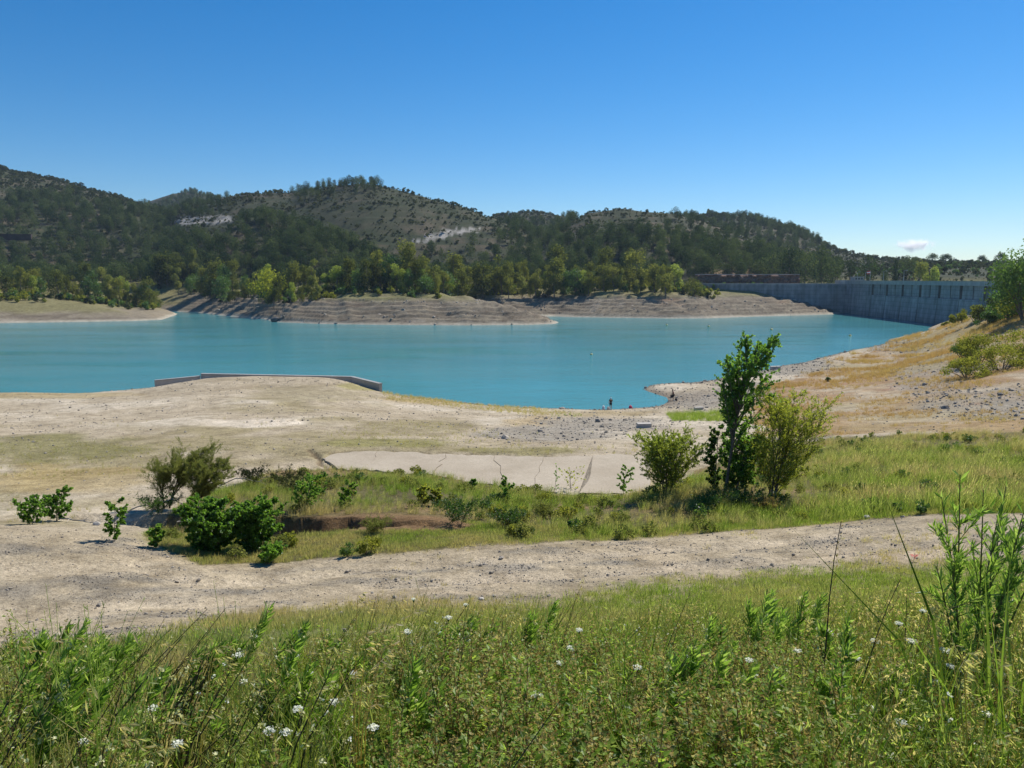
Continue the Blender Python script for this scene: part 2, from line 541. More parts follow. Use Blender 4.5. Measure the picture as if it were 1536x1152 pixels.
def noise_tex(nt, scale, detail=4, rough=0.55, vec=None, dim='3D'):
    n = nt.nodes.new('ShaderNodeTexNoise')
    n.noise_dimensions = dim
    n.inputs['Scale'].default_value = scale
    n.inputs['Detail'].default_value = detail
    n.inputs['Roughness'].default_value = rough
    if vec is not None:
        nt.links.new(vec, n.inputs['Vector'])
    return n

def mixc(nt, a, b, fac, mode='MIX'):
    m = nt.nodes.new('ShaderNodeMix')
    m.data_type = 'RGBA'
    m.blend_type = mode
    for sock, val in ((m.inputs[6], a), (m.inputs[7], b)):
        if isinstance(val, tuple):
            sock.default_value = (*val, 1)
        else:
            nt.links.new(val, sock)
    if isinstance(fac, (int, float)):
        m.inputs[0].default_value = fac
    else:
        nt.links.new(fac, m.inputs[0])
    return m.outputs[2]

def mathn(nt, op, a, b=None, c=None):
    m = nt.nodes.new('ShaderNodeMath')
    m.operation = op
    for i, val in enumerate((a, b, c)):
        if val is None:
            continue
        if isinstance(val, (int, float)):
            m.inputs[i].default_value = val
        else:
            nt.links.new(val, m.inputs[i])
    return m.outputs[0]

def bump(nt, h, strength, dist, prev=None):
    b = nt.nodes.new('ShaderNodeBump')
    b.inputs['Strength'].default_value = strength
    b.inputs['Distance'].default_value = dist
    nt.links.new(h, b.inputs['Height'])
    if prev is not None:
        nt.links.new(prev, b.inputs['Normal'])
    return b.outputs[0]

def mat_foliage(name, lo, mid, hi, trans=0.35, obj_var=0.35, gloss=0.06, instancer=False, dry=None):
    """leaf colour from the per-leaf 'tint' attribute, shifted per plant"""
    m, nt, out = new_mat(name)
    at = N(nt, 'ShaderNodeAttribute', attribute_name='tint')
    f = at.outputs['Fac']
    oi = N(nt, 'ShaderNodeObjectInfo')
    f2 = mathn(nt, 'MULTIPLY_ADD', mathn(nt, 'SUBTRACT', oi.outputs['Random'], 0.5), obj_var, f)
    c = ramp(nt, [(0.0, lo), (0.5, mid), (1.0, hi)], f2).outputs[0]
    if instancer:
        ia = N(nt, 'ShaderNodeAttribute', attribute_name='dry', attribute_type='INSTANCER')
        dc = ramp(nt, [(0.0, tuple(x * 0.7 for x in dry)), (1.0, tuple(min(1, x * 1.25) for x in dry))], f).outputs[0]
        c = mixc(nt, c, dc, ia.outputs['Fac'])
    d = N(nt, 'ShaderNodeBsdfDiffuse')
    t = N(nt, 'ShaderNodeBsdfTranslucent')
    nt.links.new(c, d.inputs['Color'])
    tc = mixc(nt, c, (1.0, 1.0, 0.35), 0.55, 'MULTIPLY')
    hs = N(nt, 'ShaderNodeHueSaturation')
    hs.inputs['Value'].default_value = 1.8
    nt.links.new(tc, hs.inputs['Color'])
    nt.links.new(hs.outputs[0], t.inputs['Color'])
    mx = N(nt, 'ShaderNodeMixShader')
    mx.inputs[0].default_value = trans
    nt.links.new(d.outputs[0], mx.inputs[1]); nt.links.new(t.outputs[0], mx.inputs[2])
    last = mx.outputs[0]
    if gloss:
        g = N(nt, 'ShaderNodeBsdfGlossy')
        g.inputs['Roughness'].default_value = 0.42
        g.inputs['Color'].default_value = (0.9, 0.95, 1, 1)
        m2 = N(nt, 'ShaderNodeMixShader')
        m2.inputs[0].default_value = gloss
        nt.links.new(last, m2.inputs[1]); nt.links.new(g.outputs[0], m2.inputs[2])
        last = m2.outputs[0]
    nt.links.new(last, out.inputs['Surface'])
    return m

def mat_simple(name, c1, c2, scale=3.0, rough=0.85, bump_s=0.3, bump_d=0.03, bump_scale=None, obj_var=0.0):
    m, nt, out = new_mat(name)
    tc = N(nt, 'ShaderNodeTexCoord')
    n = noise_tex(nt, scale, 6, 0.6, tc.outputs['Object'])
    c = ramp(nt, [(0.3, c1), (0.7, c2)], n.outputs[0]).outputs[0]
    if obj_var:
        oi = N(nt, 'ShaderNodeObjectInfo')
        hs = N(nt, 'ShaderNodeHueSaturation')
        nt.links.new(c, hs.inputs['Color'])
        nt.links.new(mathn(nt, 'MULTIPLY_ADD', oi.outputs['Random'], obj_var, 1 - obj_var / 2), hs.inputs['Value'])
        c = hs.outputs[0]
    p = N(nt, 'ShaderNodeBsdfPrincipled')
    p.inputs['Roughness'].default_value = rough
    p.inputs['Specular IOR Level'].default_value = 0.25
    nt.links.new(c, p.inputs['Base Color'])
    n2 = noise_tex(nt, bump_scale or scale * 4, 5, 0.6, tc.outputs['Object'])
    nt.links.new(bump(nt, n2.outputs[0], bump_s, bump_d), p.inputs['Normal'])
    nt.links.new(p.outputs[0], out.inputs['Surface'])
    return m

def mat_ground():
    m, nt, out = new_mat('ground_soil_and_scrub')
    tc = N(nt, 'ShaderNodeTexCoord')
    v = tc.outputs['Object']
    at = N(nt, 'ShaderNodeAttribute', attribute_name='gcol')
    c = at.outputs['Color']
    n_big = noise_tex(nt, 0.35, 5, 0.6, v)
    n_mid = noise_tex(nt, 2.6, 6, 0.65, v)
    n_fine = noise_tex(nt, 22, 4, 0.7, v)
    n_grit = noise_tex(nt, 7.5, 8, 0.82, v)
    n_tuft = noise_tex(nt, 1.1, 7, 0.72, v)
    c = mixc(nt, c, ramp(nt, [(0.25, (0.78, 0.77, 0.74)), (0.75, (1.2, 1.2, 1.2))], n_big.outputs[0]).outputs[0], 1.0, 'MULTIPLY')
    c = mixc(nt, c, ramp(nt, [(0.30, (0.62, 0.60, 0.56)), (0.5, (1.0, 1.0, 1.0)), (0.70, (1.24, 1.24, 1.24))], n_tuft.outputs[0]).outputs[0], 1.0, 'MULTIPLY')
    c = mixc(nt, c, ramp(nt, [(0.34, (0.58, 0.56, 0.54)), (0.5, (1.0, 1.0, 1.0)), (0.68, (1.35, 1.35, 1.33))], n_grit.outputs[0]).outputs[0], 1.0, 'MULTIPLY')
    c = mixc(nt, c, ramp(nt, [(0.3, (0.75, 0.74, 0.72)), (0.7, (1.2, 1.2, 1.2))], n_fine.outputs[0]).outputs[0], 1.0, 'MULTIPLY')
    # pebbles
    vo = N(nt, 'ShaderNodeTexVoronoi')
    vo.inputs['Scale'].default_value = 16
    nt.links.new(v, vo.inputs['Vector'])
    peb = ramp(nt, [(0.0, (1, 1, 1)), (0.34, (0, 0, 0))], vo.outputs['Distance'])
    sc = N(nt, 'ShaderNodeSeparateColor')
    nt.links.new(vo.outputs['Color'], sc.inputs[0])
    keep = mathn(nt, 'GREATER_THAN', sc.outputs[0], 0.62)
    gr = N(nt, 'ShaderNodeAttribute', attribute_name='gravel')
    pm = mathn(nt, 'MULTIPLY', mathn(nt, 'MULTIPLY', peb.outputs[0], keep), gr.outputs['Fac'])
    pc = ramp(nt, [(0.0, (0.14, 0.13, 0.12)), (1.0, (0.46, 0.42, 0.37))], sc.outputs[1]).outputs[0]
    c = mixc(nt, c, pc, pm)
    p = N(nt, 'ShaderNodeBsdfPrincipled')
    p.inputs['Roughness'].default_value = 0.95
    p.inputs['Specular IOR Level'].default_value = 0.1
    nt.links.new(c, p.inputs['Base Color'])
    b = bump(nt, n_mid.outputs[0], 0.7, 0.16)
    b = bump(nt, n_grit.outputs[0], 0.7, 0.05, b)
    b = bump(nt, n_fine.outputs[0], 0.5, 0.02, b)
    b = bump(nt, pm, 0.8, 0.03, b)
    nt.links.new(b, p.inputs['Normal'])
    nt.links.new(p.outputs[0], out.inputs['Surface'])
    return m

def mat_water():
    m, nt, out = new_mat('turbid_teal_water')
    tc = N(nt, 'ShaderNodeTexCoord')
    mp = N(nt, 'ShaderNodeMapping')
    mp.inputs['Scale'].default_value = (1, 1.0, 1)
    nt.links.new(tc.outputs['Object'], mp.inputs['Vector'])
    n1 = noise_tex(nt, 0.9, 4, 0.6, mp.outputs[0])
    n2 = noise_tex(nt, 0.02, 3, 0.5, mp.outputs[0])
    c = ramp(nt, [(0.3, (0.065, 0.265, 0.29)), (0.7, (0.085, 0.305, 0.325))], n2.outputs[0]).outputs[0]
    d = N(nt, 'ShaderNodeBsdfDiffuse')
    nt.links.new(c, d.inputs['Color'])
    g = N(nt, 'ShaderNodeBsdfGlossy')
    g.inputs['Roughness'].default_value = 0.07
    mp.inputs['Scale'].default_value = (0.55, 1.25, 1)
    n3 = noise_tex(nt, 2.6, 3, 0.6, mp.outputs[0])
    n4 = noise_tex(nt, 0.035, 3, 0.6, mp.outputs[0])
    st = N(nt, 'ShaderNodeMapRange'); st.inputs['From Min'].default_value = 0.35; st.inputs['From Max'].default_value = 0.68
    st.inputs['To Min'].default_value = 0.25; st.inputs['To Max'].default_value = 1.0
    nt.links.new(n4.outputs[0], st.inputs['Value'])
    hgt_ = mathn(nt, 'MULTIPLY', mathn(nt, 'ADD', n1.outputs[0], mathn(nt, 'MULTIPLY', n3.outputs[0], 0.35)), st.outputs[0])
    b = bump(nt, hgt_, 0.55, 0.22)
    nt.links.new(b, g.inputs['Normal'])
    fr = N(nt, 'ShaderNodeFresnel')
    fr.inputs['IOR'].default_value = 1.33
    nt.links.new(b, fr.inputs['Normal'])
    fac = mathn(nt, 'MULTIPLY', fr.outputs[0], 0.85)
    mx = N(nt, 'ShaderNodeMixShader')
    nt.links.new(fac, mx.inputs[0])
    nt.links.new(d.outputs[0], mx.inputs[1]); nt.links.new(g.outputs[0], mx.inputs[2])
    nt.links.new(mx.outputs[0], out.inputs['Surface'])
    return m

def mat_concrete(name, c1, c2, streak=0.35, lines=None):
    m, nt, out = new_mat(name)
    geo = N(nt, 'ShaderNodeNewGeometry')
    mp = N(nt, 'ShaderNodeMapping')
    mp.inputs['Scale'].default_value = (0.5, 0.5, 0.06)
    nt.links.new(geo.outputs['Position'], mp.inputs['Vector'])
    n1 = noise_tex(nt, 1.0, 6, 0.65, mp.outputs[0])
    n2 = noise_tex(nt, 0.25, 5, 0.6, geo.outputs['Position'])
    n3 = noise_tex(nt, 9, 4, 0.7, geo.outputs['Position'])
    c = ramp(nt, [(0.3, c1), (0.7, c2)], n2.outputs[0]).outputs[0]
    c = mixc(nt, c, ramp(nt, [(0.3, (0.6, 0.6, 0.58)), (0.7, (1.2, 1.2, 1.2))], n1.outputs[0]).outputs[0], streak, 'MULTIPLY')
    c = mixc(nt, c, ramp(nt, [(0.3, (0.8, 0.8, 0.79)), (0.7, (1.15, 1.15, 1.15))], n3.outputs[0]).outputs[0], 0.8, 'MULTIPLY')
    if lines:
        sep = N(nt, 'ShaderNodeSeparateXYZ')
        nt.links.new(geo.outputs['Position'], sep.inputs[0])
        w = mathn(nt, 'FRACT', mathn(nt, 'DIVIDE', mathn(nt, 'MULTIPLY_ADD', n2.outputs[0], 0.3, sep.outputs[2]), lines))
        lm = ramp(nt, [(0.0, (0.55, 0.55, 0.54)), (0.09, (1, 1, 1)), (0.9, (1.05, 1.05, 1.05)), (1.0, (0.7, 0.7, 0.7))], w).outputs[0]
        c = mixc(nt, c, lm, 0.75, 'MULTIPLY')
        stain = ramp(nt, [(0.0, (0.55, 0.6, 0.52)), (0.22, (1, 1, 1))], mathn(nt, 'DIVIDE', mathn(nt, 'MULTIPLY_ADD', n1.outputs[0], 2.0, sep.outputs[2]), 18.0)).outputs[0]
        c = mixc(nt, c, stain, 0.8, 'MULTIPLY')
    p = N(nt, 'ShaderNodeBsdfPrincipled')
    p.inputs['Roughness'].default_value = 0.9
    p.inputs['Specular IOR Level'].default_value = 0.2
    nt.links.new(c, p.inputs['Base Color'])
    nt.links.new(bump(nt, n3.outputs[0], 0.4, 0.02), p.inputs['Normal'])
    nt.links.new(p.outputs[0], out.inputs['Surface'])
    return m

M = {}
M['ground'] = mat_ground()
M['water'] = mat_water()
M['dam'] = mat_concrete('dam_concrete', (0.19, 0.20, 0.205), (0.33, 0.335, 0.33), 0.9, 2.0)
M['dam_top'] = mat_concrete('dam_crest_concrete', (0.30, 0.30, 0.29), (0.42, 0.41, 0.39), 0.5)
M['dam_joint'] = mat_concrete('dam_damp_joint', (0.10, 0.105, 0.10), (0.17, 0.17, 0.16), 0.8)
M['concrete'] = mat_concrete('old_concrete', (0.42, 0.38, 0.33), (0.55, 0.51, 0.45), 0.4)
M['slab'] = mat_concrete('sandy_concrete_slab', (0.36, 0.295, 0.21), (0.50, 0.425, 0.32), 0.1)
M['stone'] = mat_simple('grey_field_stone', (0.20, 0.175, 0.145), (0.44, 0.385, 0.31), 4, 0.9, 0.6, 0.02, obj_var=0.7)
M['pale_stone'] = mat_simple('pale_limestone', (0.48, 0.43, 0.35), (0.68, 0.63, 0.55), 4, 0.9, 0.6, 0.02)
M['dark_rock'] = mat_simple('dark_wet_rock', (0.05, 0.048, 0.045), (0.13, 0.12, 0.11), 1.0, 0.8, 0.8, 0.1)
M['bark'] = mat_simple('grey_brown_bark', (0.10, 0.075, 0.055), (0.22, 0.18, 0.14), 8, 0.9, 0.6, 0.02)
M['dead_wood'] = mat_simple('bleached_dead_wood', (0.30, 0.26, 0.21), (0.50, 0.46, 0.40), 6, 0.9, 0.5, 0.01)
M['pine'] = mat_foliage('pine_needles', (0.030, 0.050, 0.020), (0.062, 0.092, 0.036), (0.125, 0.155, 0.06), 0.22, 1.0, 0.0)
M['euca'] = mat_foliage('eucalyptus_leaves', (0.05, 0.062, 0.018), (0.115, 0.13, 0.034), (0.21, 0.215, 0.055), 0.45, 0.8, 0.0)
M['yellow_tree'] = mat_foliage('yellow_green_leaves', (0.14, 0.16, 0.02), (0.24, 0.26, 0.03), (0.34, 0.34, 0.05), 0.5, 0.1, 0.0)
M['scrub'] = mat_foliage('scrub_leaves', (0.028, 0.038, 0.018), (0.062, 0.075, 0.034), (0.11, 0.12, 0.05), 0.25, 0.9, 0.0)
M['poplar'] = mat_foliage('poplar_leaves', (0.05, 0.115, 0.016), (0.135, 0.25, 0.036), (0.25, 0.39, 0.08), 0.58, 0.2, 0.035)
M['willow'] = mat_foliage('willow_leaves', (0.12, 0.145, 0.02), (0.27, 0.30, 0.045), (0.40, 0.41, 0.09), 0.6, 0.3, 0.02)
M['soft_willow'] = mat_foliage('olive_willow_leaves', (0.09, 0.12, 0.02), (0.20, 0.245, 0.04), (0.31, 0.35, 0.08), 0.55, 0.2, 0.02)
M['tamarisk'] = mat_foliage('tamarisk_sprays', (0.09, 0.11, 0.032), (0.18, 0.20, 0.06), (0.29, 0.275, 0.105), 0.45, 0.2, 0.0)
M['bush'] = mat_foliage('bright_bush_leaves', (0.10, 0.115, 0.02), (0.19, 0.205, 0.035), (0.28, 0.28, 0.06), 0.45, 0.3, 0.0)
M['darkbush'] = mat_foliage('dark_green_leaves', (0.026, 0.06, 0.012), (0.07, 0.13, 0.025), (0.14, 0.22, 0.05), 0.42, 0.3, 0.03)
M['milkweed'] = mat_foliage('milkweed_leaves', (0.06, 0.125, 0.015), (0.16, 0.265, 0.04), (0.34, 0.45, 0.12), 0.48, 0.3, 0.03)
M['stem'] = mat_simple('green_brown_stem', (0.12, 0.115, 0.04), (0.21, 0.19, 0.08), 12, 0.8, 0.2, 0.002)
M['dark_stem'] = mat_simple('dark_red_brown_stem', (0.05, 0.035, 0.022), (0.12, 0.08, 0.05), 12, 0.8, 0.2, 0.002)
M['blossom'] = mat_foliage('cream_blossom', (0.45, 0.44, 0.18), (0.60, 0.58, 0.30), (0.72, 0.70, 0.45), 0.3, 0.1, 0.0)
M['umbel'] = mat_foliage('white_umbel', (0.66, 0.67, 0.62), (0.77, 0.77, 0.74), (0.84, 0.84, 0.82), 0.3, 0.1, 0.0)
M['grass'] = mat_foliage('grass_blades', (0.07, 0.12, 0.018), (0.165, 0.245, 0.036), (0.32, 0.39, 0.095), 0.5, 0.5, 0.0, True, (0.40, 0.33, 0.17))
M['straw'] = mat_foliage('dry_orange_grass', (0.25, 0.155, 0.06), (0.38, 0.25, 0.11), (0.48, 0.34, 0.18), 0.4, 0.5, 0.0, True, (0.42, 0.36, 0.15))
M['weed'] = mat_foliage('weed_leaves', (0.08, 0.15, 0.016), (0.20, 0.32, 0.035), (0.40, 0.50, 0.10), 0.55, 0.5, 0.012, True, (0.40, 0.33, 0.17))
M['seed'] = mat_foliage('brown_seed_spikes', (0.17, 0.12, 0.05), (0.32, 0.25, 0.10), (0.48, 0.42, 0.20), 0.35, 0.4, 0.0)

# ------------------------------------------------------------------ ground sheet
def build_ground():
    t = np.concatenate([np.geomspace(0.5, 10, 70, endpoint=False), np.geomspace(10, 60, 250, endpoint=False), np.geomspace(60, 310, 150, endpoint=False),
                        np.arange(310, 475, 1.15), np.arange(475, 1720, 5.5), np.geomspace(1720, 4000, 16)])
    a = np.concatenate([np.linspace(-1.7, -0.74, 40, endpoint=False), np.linspace(-0.74, 0.74, 600), np.linspace(0.74, 1.7, 41)[1:]])
    T, A = np.meshgrid(t, a, indexing='ij')
    Y = T - 8.0
    X = A * T
    # the smooth base is sampled on every third row and column and interpolated
    ti = np.unique(np.r_[0:len(t):3, len(t) - 1]); ai = np.unique(np.r_[0:len(a):3, len(a) - 1])
    tn = t[ti]
    ok = tn < 432
    base = np.full((len(ti), len(ai)), -6.0)
    base[ok] = near_z(X[np.ix_(ti[ok], ai)].ravel(), Y[np.ix_(ti[ok], ai)].ravel()).reshape(ok.sum(), len(ai))
    r1 = np.empty((len(ti), len(a)))
    for q in range(len(ti)):
        r1[q] = np.interp(a, a[ai], base[q])
    pre = np.empty(X.shape)
    for q in range(len(a)):
        pre[:, q] = np.interp(t, tn, r1[:, q])
    Z = height(X.ravel(), Y.ravel(), pre.ravel()).reshape(X.shape)
    nr, nc = X.shape
    V = np.stack([X, Y, Z], -1).reshape(-1, 3)
    i = np.arange(nr - 1)[:, None] * nc
    j = np.arange(nc - 1)[None, :]
    Fq = np.stack([i + j, i + j + 1, i + nc + j + 1, i + nc + j], -1).reshape(-1, 4)
    # drop faces deep under the lake
    zf = V[:, 2][Fq]
    Fq = Fq[zf.max(1) > -5.5]
    col, grav = ground_colour(V[:, 0], V[:, 1], V[:, 2])
    me = make_mesh('ground', V, [Fq], smooth=True, colors={'gcol': np.c_[col, np.ones(len(col))], 'gravel': np.c_[grav, grav, grav, grav]})
    me.materials.append(M['ground'])
    return structure(link('ground', me))

def tall_edge(px, py):
    """0..1: where the tall growth of the foreground stands (it starts lower on the left)"""
    e = np.interp(px, [0, 300, 600, 900, 1536], [1045, 1020, 975, 935, 890])
    return sstep(py, e - 10, e + 60)

def blur_mask(px, py, poly, X, Y, wob):
    return in_poly(px + wob * fbm(X, Y, 3, 3), py + wob * 0.5 * fbm(X + 50, Y, 3, 3), poly).astype(float)

def zone_masks(X, Y, Z):
    px, py = project(X, Y, Z)
    w = fbm(X, Y, 2.5, 4)
    near = Y < 19.5
    fg = np.interp(px, EDGE_FG[:, 0], EDGE_FG[:, 1])
    tr = np.interp(px, EDGE_TRACK[:, 0], EDGE_TRACK[:, 1])
    m = {}
    m['fg'] = sstep(py - fg + 16 * w, -14, 22) * (Y < 20)
    m['track'] = (1 - m['fg']) * sstep(py - tr + 8 * w, -4, 8) * (Y < 26)
    m['mid'] = blur_mask(px, py, MID_GRASS, X, Y, 14) * (Y > 18) * (Y < 75) * (1 - m['track'])
    m['dry'] = blur_mask(px, py, DRY, X, Y, 26) * (Y > 50)
    return px, py, m

def ground_colour(X, Y, Z):
    n = len(X)
    px, py, m = zone_masks(X, Y, Z)
    w1 = fbm(X, Y, 9, 4); w2 = fbm(X + 90, Y, 3, 4); w3 = fbm(X - 40, Y + 70, 30, 4); w4 = fbm(X, Y * 2.2, 1.2, 4)
    def c(r, g, b):
        return np.array((r, g, b))
    def mix(col, c2, f):
        f = np.clip(f, 0, 1)[:, None]
        return col * (1 - f) + c2 * f
    col = np.tile(c(0.42, 0.35, 0.25), (n, 1))                    # pale dry soil
    grav = np.full(n, 0.35)
    # patches of thin dry grass and paler silt over the dry hump
    col = mix(col, c(0.28, 0.235, 0.12), sstep(w3 + 0.5 * w2, 0.08, 0.6) * 0.75)
    col = mix(col, c(0.54, 0.47, 0.365), sstep(w1 - 0.3 * w3, 0.05, 0.5) * 0.8)
    col = mix(col, c(0.30, 0.24, 0.155), sstep(-w1 + 0.4 * w2, 0.15, 0.6) * 0.55)
    # greenish and straw patches seen on the hump
    for (cx, cy, rx, ry, cc, f) in ((90, 672, 150, 26, c(0.20, 0.185, 0.075), 0.8), (120, 720, 170, 26, c(0.36, 0.27, 0.12), 0.7), (620, 640, 110, 16, c(0.24, 0.20, 0.10), 0.7),
                                    (590, 664, 120, 8, c(0.24, 0.22, 0.08), 0.8), (470, 590, 110, 16, c(0.32, 0.27, 0.16), 0.6), (790, 676, 110, 8, c(0.25, 0.22, 0.09), 0.8), (800, 633, 60, 10, c(0.36, 0.26, 0.12), 0.6),
                                    (660, 600, 90, 8, c(0.36, 0.27, 0.12), 0.8), (880, 620, 120, 6, c(0.34, 0.26, 0.13), 0.6), (540, 580, 40, 8, c(0.3, 0.27, 0.10), 0.7), (60, 592, 160, 7, c(0.34, 0.26, 0.12), 0.7)):
        e = ((px - cx) / rx) ** 2 + ((py - cy) / ry) ** 2
        col = mix(col, cc, sstep(1.0 - e + 0.7 * w2, 0, 0.7) * f * (Y > 24) * (Y < 140))
    # pale tyre circles on the hump
    for (cx, cy, rr) in ((160, 610, 26), (120, 622, 70), (200, 614, 55)):
        p = at_d(cx, cy, ground_d(cx, cy) or 85)
        rad = rr / F * p[1]
        rr_ = np.hypot(X - p[0], Y - p[1])
        col = mix(col, c(0.56, 0.48, 0.37), np.exp(-((rr_ - rad) / 0.32) ** 2) * 0.75 * sstep(w2, -0.5, 0.1))
    e = ((px - 380) / 90) ** 2 + ((py - 634) / 8) ** 2
    col = mix(col, c(0.60, 0.52, 0.41), sstep(1 - e + 0.6 * w2, 0, 0.8) * (Y > 40) * (Y < 100))
    # grey rubble between the slab and the shore, and on the right slope
    for (cx, cy, rx, ry) in ((820, 650, 130, 13), (900, 636, 120, 12), (1040, 600, 60, 16), (1180, 548, 80, 20), (1120, 590, 60, 20), (1390, 560, 70, 40), (1480, 605, 120, 28), (1350, 520, 60, 12), (1250, 660, 130, 6)):
        e = ((px - cx) / rx) ** 2 + ((py - cy) / ry) ** 2
        f = sstep(1 - e + 0.6 * w2, 0, 0.6) * (Y > 45) * (Y < 300)
        col = mix(col, c(0.29, 0.26, 0.215), f * 0.8)
        grav = np.maximum(grav, f)
    # right slope: dry orange grass with earth
    dry = m['dry'] * sstep(w1 + 0.5 * w2, -0.55, 0.2)
    col = mix(col, c(0.31, 0.195, 0.095), dry * 0.9 * (1 - 0.75 * np.clip(grav - 0.35, 0, 1)))
    col = mix(col, c(0.34, 0.285, 0.14), m['dry'] * sstep(w3, 0.05, 0.5) * 0.6)
    col = mix(col, c(0.27, 0.15, 0.10), m['dry'] * sstep(w2 - 0.3 * w3, 0.35, 0.7) * 0.5)
    # wet stony rim at the near shoreline
    col = mix(col, c(0.24, 0.20, 0.15), (1 - sstep(Z, 0.1, 0.45)) * (Y < 300))
    # track: gravel streaks over tan soil
    gs = sstep(w4 + 0.6 * w2, -0.05, 0.45)
    trk = mix(np.tile(c(0.42, 0.345, 0.235), (n, 1)), c(0.28, 0.245, 0.19), gs * 0.85)
    trk = mix(trk, c(0.50, 0.40, 0.27), sstep(w2 - w1 * 0.5, 0.2, 0.6) * 0.6)
    trk = mix(trk, c(0.27, 0.25, 0.10), sstep(w1 + 0.5 * w2, 0.15, 0.6) * 0.55 * sstep(px, 650, 1100))
    trl = np.interp(px, EDGE_TRACK[:, 0], EDGE_TRACK[:, 1]); fgl = np.interp(px, EDGE_FG[:, 0], EDGE_FG[:, 1])
    tb = (py - trl) / (fgl - trl) + 0.10 * w2
    band = lambda c0, hw: np.exp(-((tb - c0) / hw) ** 2)
    trk = mix(trk, c(0.50, 0.415, 0.295), (band(0.30, 0.07) + band(0.66, 0.08)) * 0.7)
    gb = (band(0.48, 0.09) + 0.8 * band(0.12, 0.06)) * sstep(w4 + w1, -0.5, 0.2)
    trk = mix(trk, c(0.255, 0.225, 0.18), gb * 0.75)
    gs = np.maximum(gs * 0.6, gb)
    col = mix(col, trk, m['track'])
    grav = np.where(m['track'] > 0.5, 0.55 + 0.45 * gs, grav)
    # foreground slope: thin turf over soil
    fg = mix(np.tile(c(0.30, 0.26, 0.13), (n, 1)), c(0.13, 0.145, 0.045), sstep(w2 + 0.5 * w1, -0.3, 0.3))
    fg = mix(fg, c(0.20, 0.16, 0.09), sstep(-w4, 0.2, 0.6) * 0.6)
    col = mix(col, fg, m['fg'])
    grav = np.where(m['fg'] > 0.6, 0.15, grav)
    mid = mix(np.tile(c(0.13, 0.115, 0.05), (n, 1)), c(0.22, 0.155, 0.08), sstep(w2, 0.0, 0.5))
    col = mix(col, mid, m['mid'])
    # raw soil in the gully
    gd, gp = seg_dist(X, Y, GULLY)
    col = mix(col, c(0.23, 0.145, 0.075), (1 - sstep(gd, 0.9, 1.7)) * (gp < 3.4) * (Y < 30))
    for P, wd, dp in CRACKS:
        cd, _ = seg_dist(X, Y, P)
        col = mix(col, c(0.20, 0.15, 0.095), (1 - sstep(cd, wd * 0.6, wd * 1.5)) * (Y < 100) * 0.8)
    # ---------------- far land
    far = np.zeros(n, bool)
    q = Y > 190
    far[q] = Z[q] > near_z_masked(X[q], Y[q]) + 0.6
    far |= (Y > 400)
    s1 = fbm(X, Y, 14, 4); s2 = fbm(X, Z * 6 + Y * 0.2, 9, 4); s3 = fbm(X, Y, 60, 4)
    bank = mix(np.tile(c(0.255, 0.215, 0.155), (n, 1)), c(0.165, 0.135, 0.098), sstep(s2, -0.2, 0.5))
    bank = mix(bank, c(0.40, 0.35, 0.28), sstep(s1 + 0.4 * s2, 0.25, 0.65) * 0.6)
    bank = mix(bank, c(0.33, 0.17, 0.09), sstep(s3 - 0.2 * s2, 0.35, 0.7) * 0.6 * sstep(Z, 3, 6))
    strat = np.sin(2 * math.pi * (Z + 0.5 * s1) / 0.8)
    bank = mix(bank, c(0.15, 0.12, 0.09), sstep(strat, 0.3, 0.9) * 0.6 * sstep(px, 240, 330))
    bank = mix(bank, c(0.20, 0.19, 0.075), sstep(Z + 1.8 * s1, 8.0, 11.5) * 0.9)
    left = 1 - sstep(px, 255, 300)
    bank = mix(bank, c(0.215, 0.195, 0.085), left * sstep(Z + 1.5 * s1, 2.2, 5.0) * 0.85)
    bank = mix(bank, c(0.44, 0.40, 0.32), (1 - sstep(Z + 0.35 * s1, 0.35, 1.1)) * 0.8)
    hill = mix(np.tile(c(0.056, 0.062, 0.034), (n, 1)), c(0.102, 0.088, 0.058), sstep(s1 + 0.6 * s3, 0.05, 0.7))
    hill = mix(hill, c(0.040, 0.052, 0.024), sstep(-s1 + 0.5 * fbm(X, Y, 25, 3), -0.15, 0.45) * 0.85)
    hill = mix(hill, c(0.17, 0.13, 0.09), sstep(np.sin(2 * math.pi * Z / 6.0), 0.55, 0.95) * 0.4 * sstep(s3, -0.1, 0.3))
    for poly in ([(255, 334), (280, 325), (345, 323), (350, 332), (300, 338)], [(620, 362), (665, 346), (718, 341), (722, 346), (680, 352), (640, 364)]):
        hill = mix(hill, c(0.36, 0.34, 0.31), blur_mask(px, py, poly, X, Y, 5) * (Y > 560) * (Y < 900) * (0.55 + 0.45 * sstep(fbm(X, Z * 3, 6, 3), -0.3, 0.2)))
    # road bench
    hm = sstep(Z, 15.5, 20) * sstep(Y, 420, 470)
    fcol = mix(bank, hill, hm)
    fcol = mix(fcol, c(0.30, 0.20, 0.13), blur_mask(px, py, [(1050, 432), (1050, 404), (1200, 404), (1200, 432)], X, Y, 4) * (Y > 430) * (Y < 520) * 0.7)
    col = np.where(far[:, None], fcol, col)
    grav = np.where(far, 0.0, grav)
    return np.clip(col, 0, 1), grav

def near_z_masked(X, Y):
    z = np.full(X.shape, 1e6)
    m = (Y > 190) & (Y < 420)
    zn = near_z(X[m], Y[m])
    f = sstep(Y[m], 300, 400)
    z[m] = zn * (1 - f) - 6 * f
    z[Y >= 420] = -100
    return z

build_ground()

# ------------------------------------------------------------------ water
wm = MB()
wm.add([(-900, 60, 0), (700, 60, 0), (700, 520, 0), (-900, 520, 0)], [[0, 1, 2, 3]])
structure(link('lake_water', wm.mesh('lake_water', M['water'])))
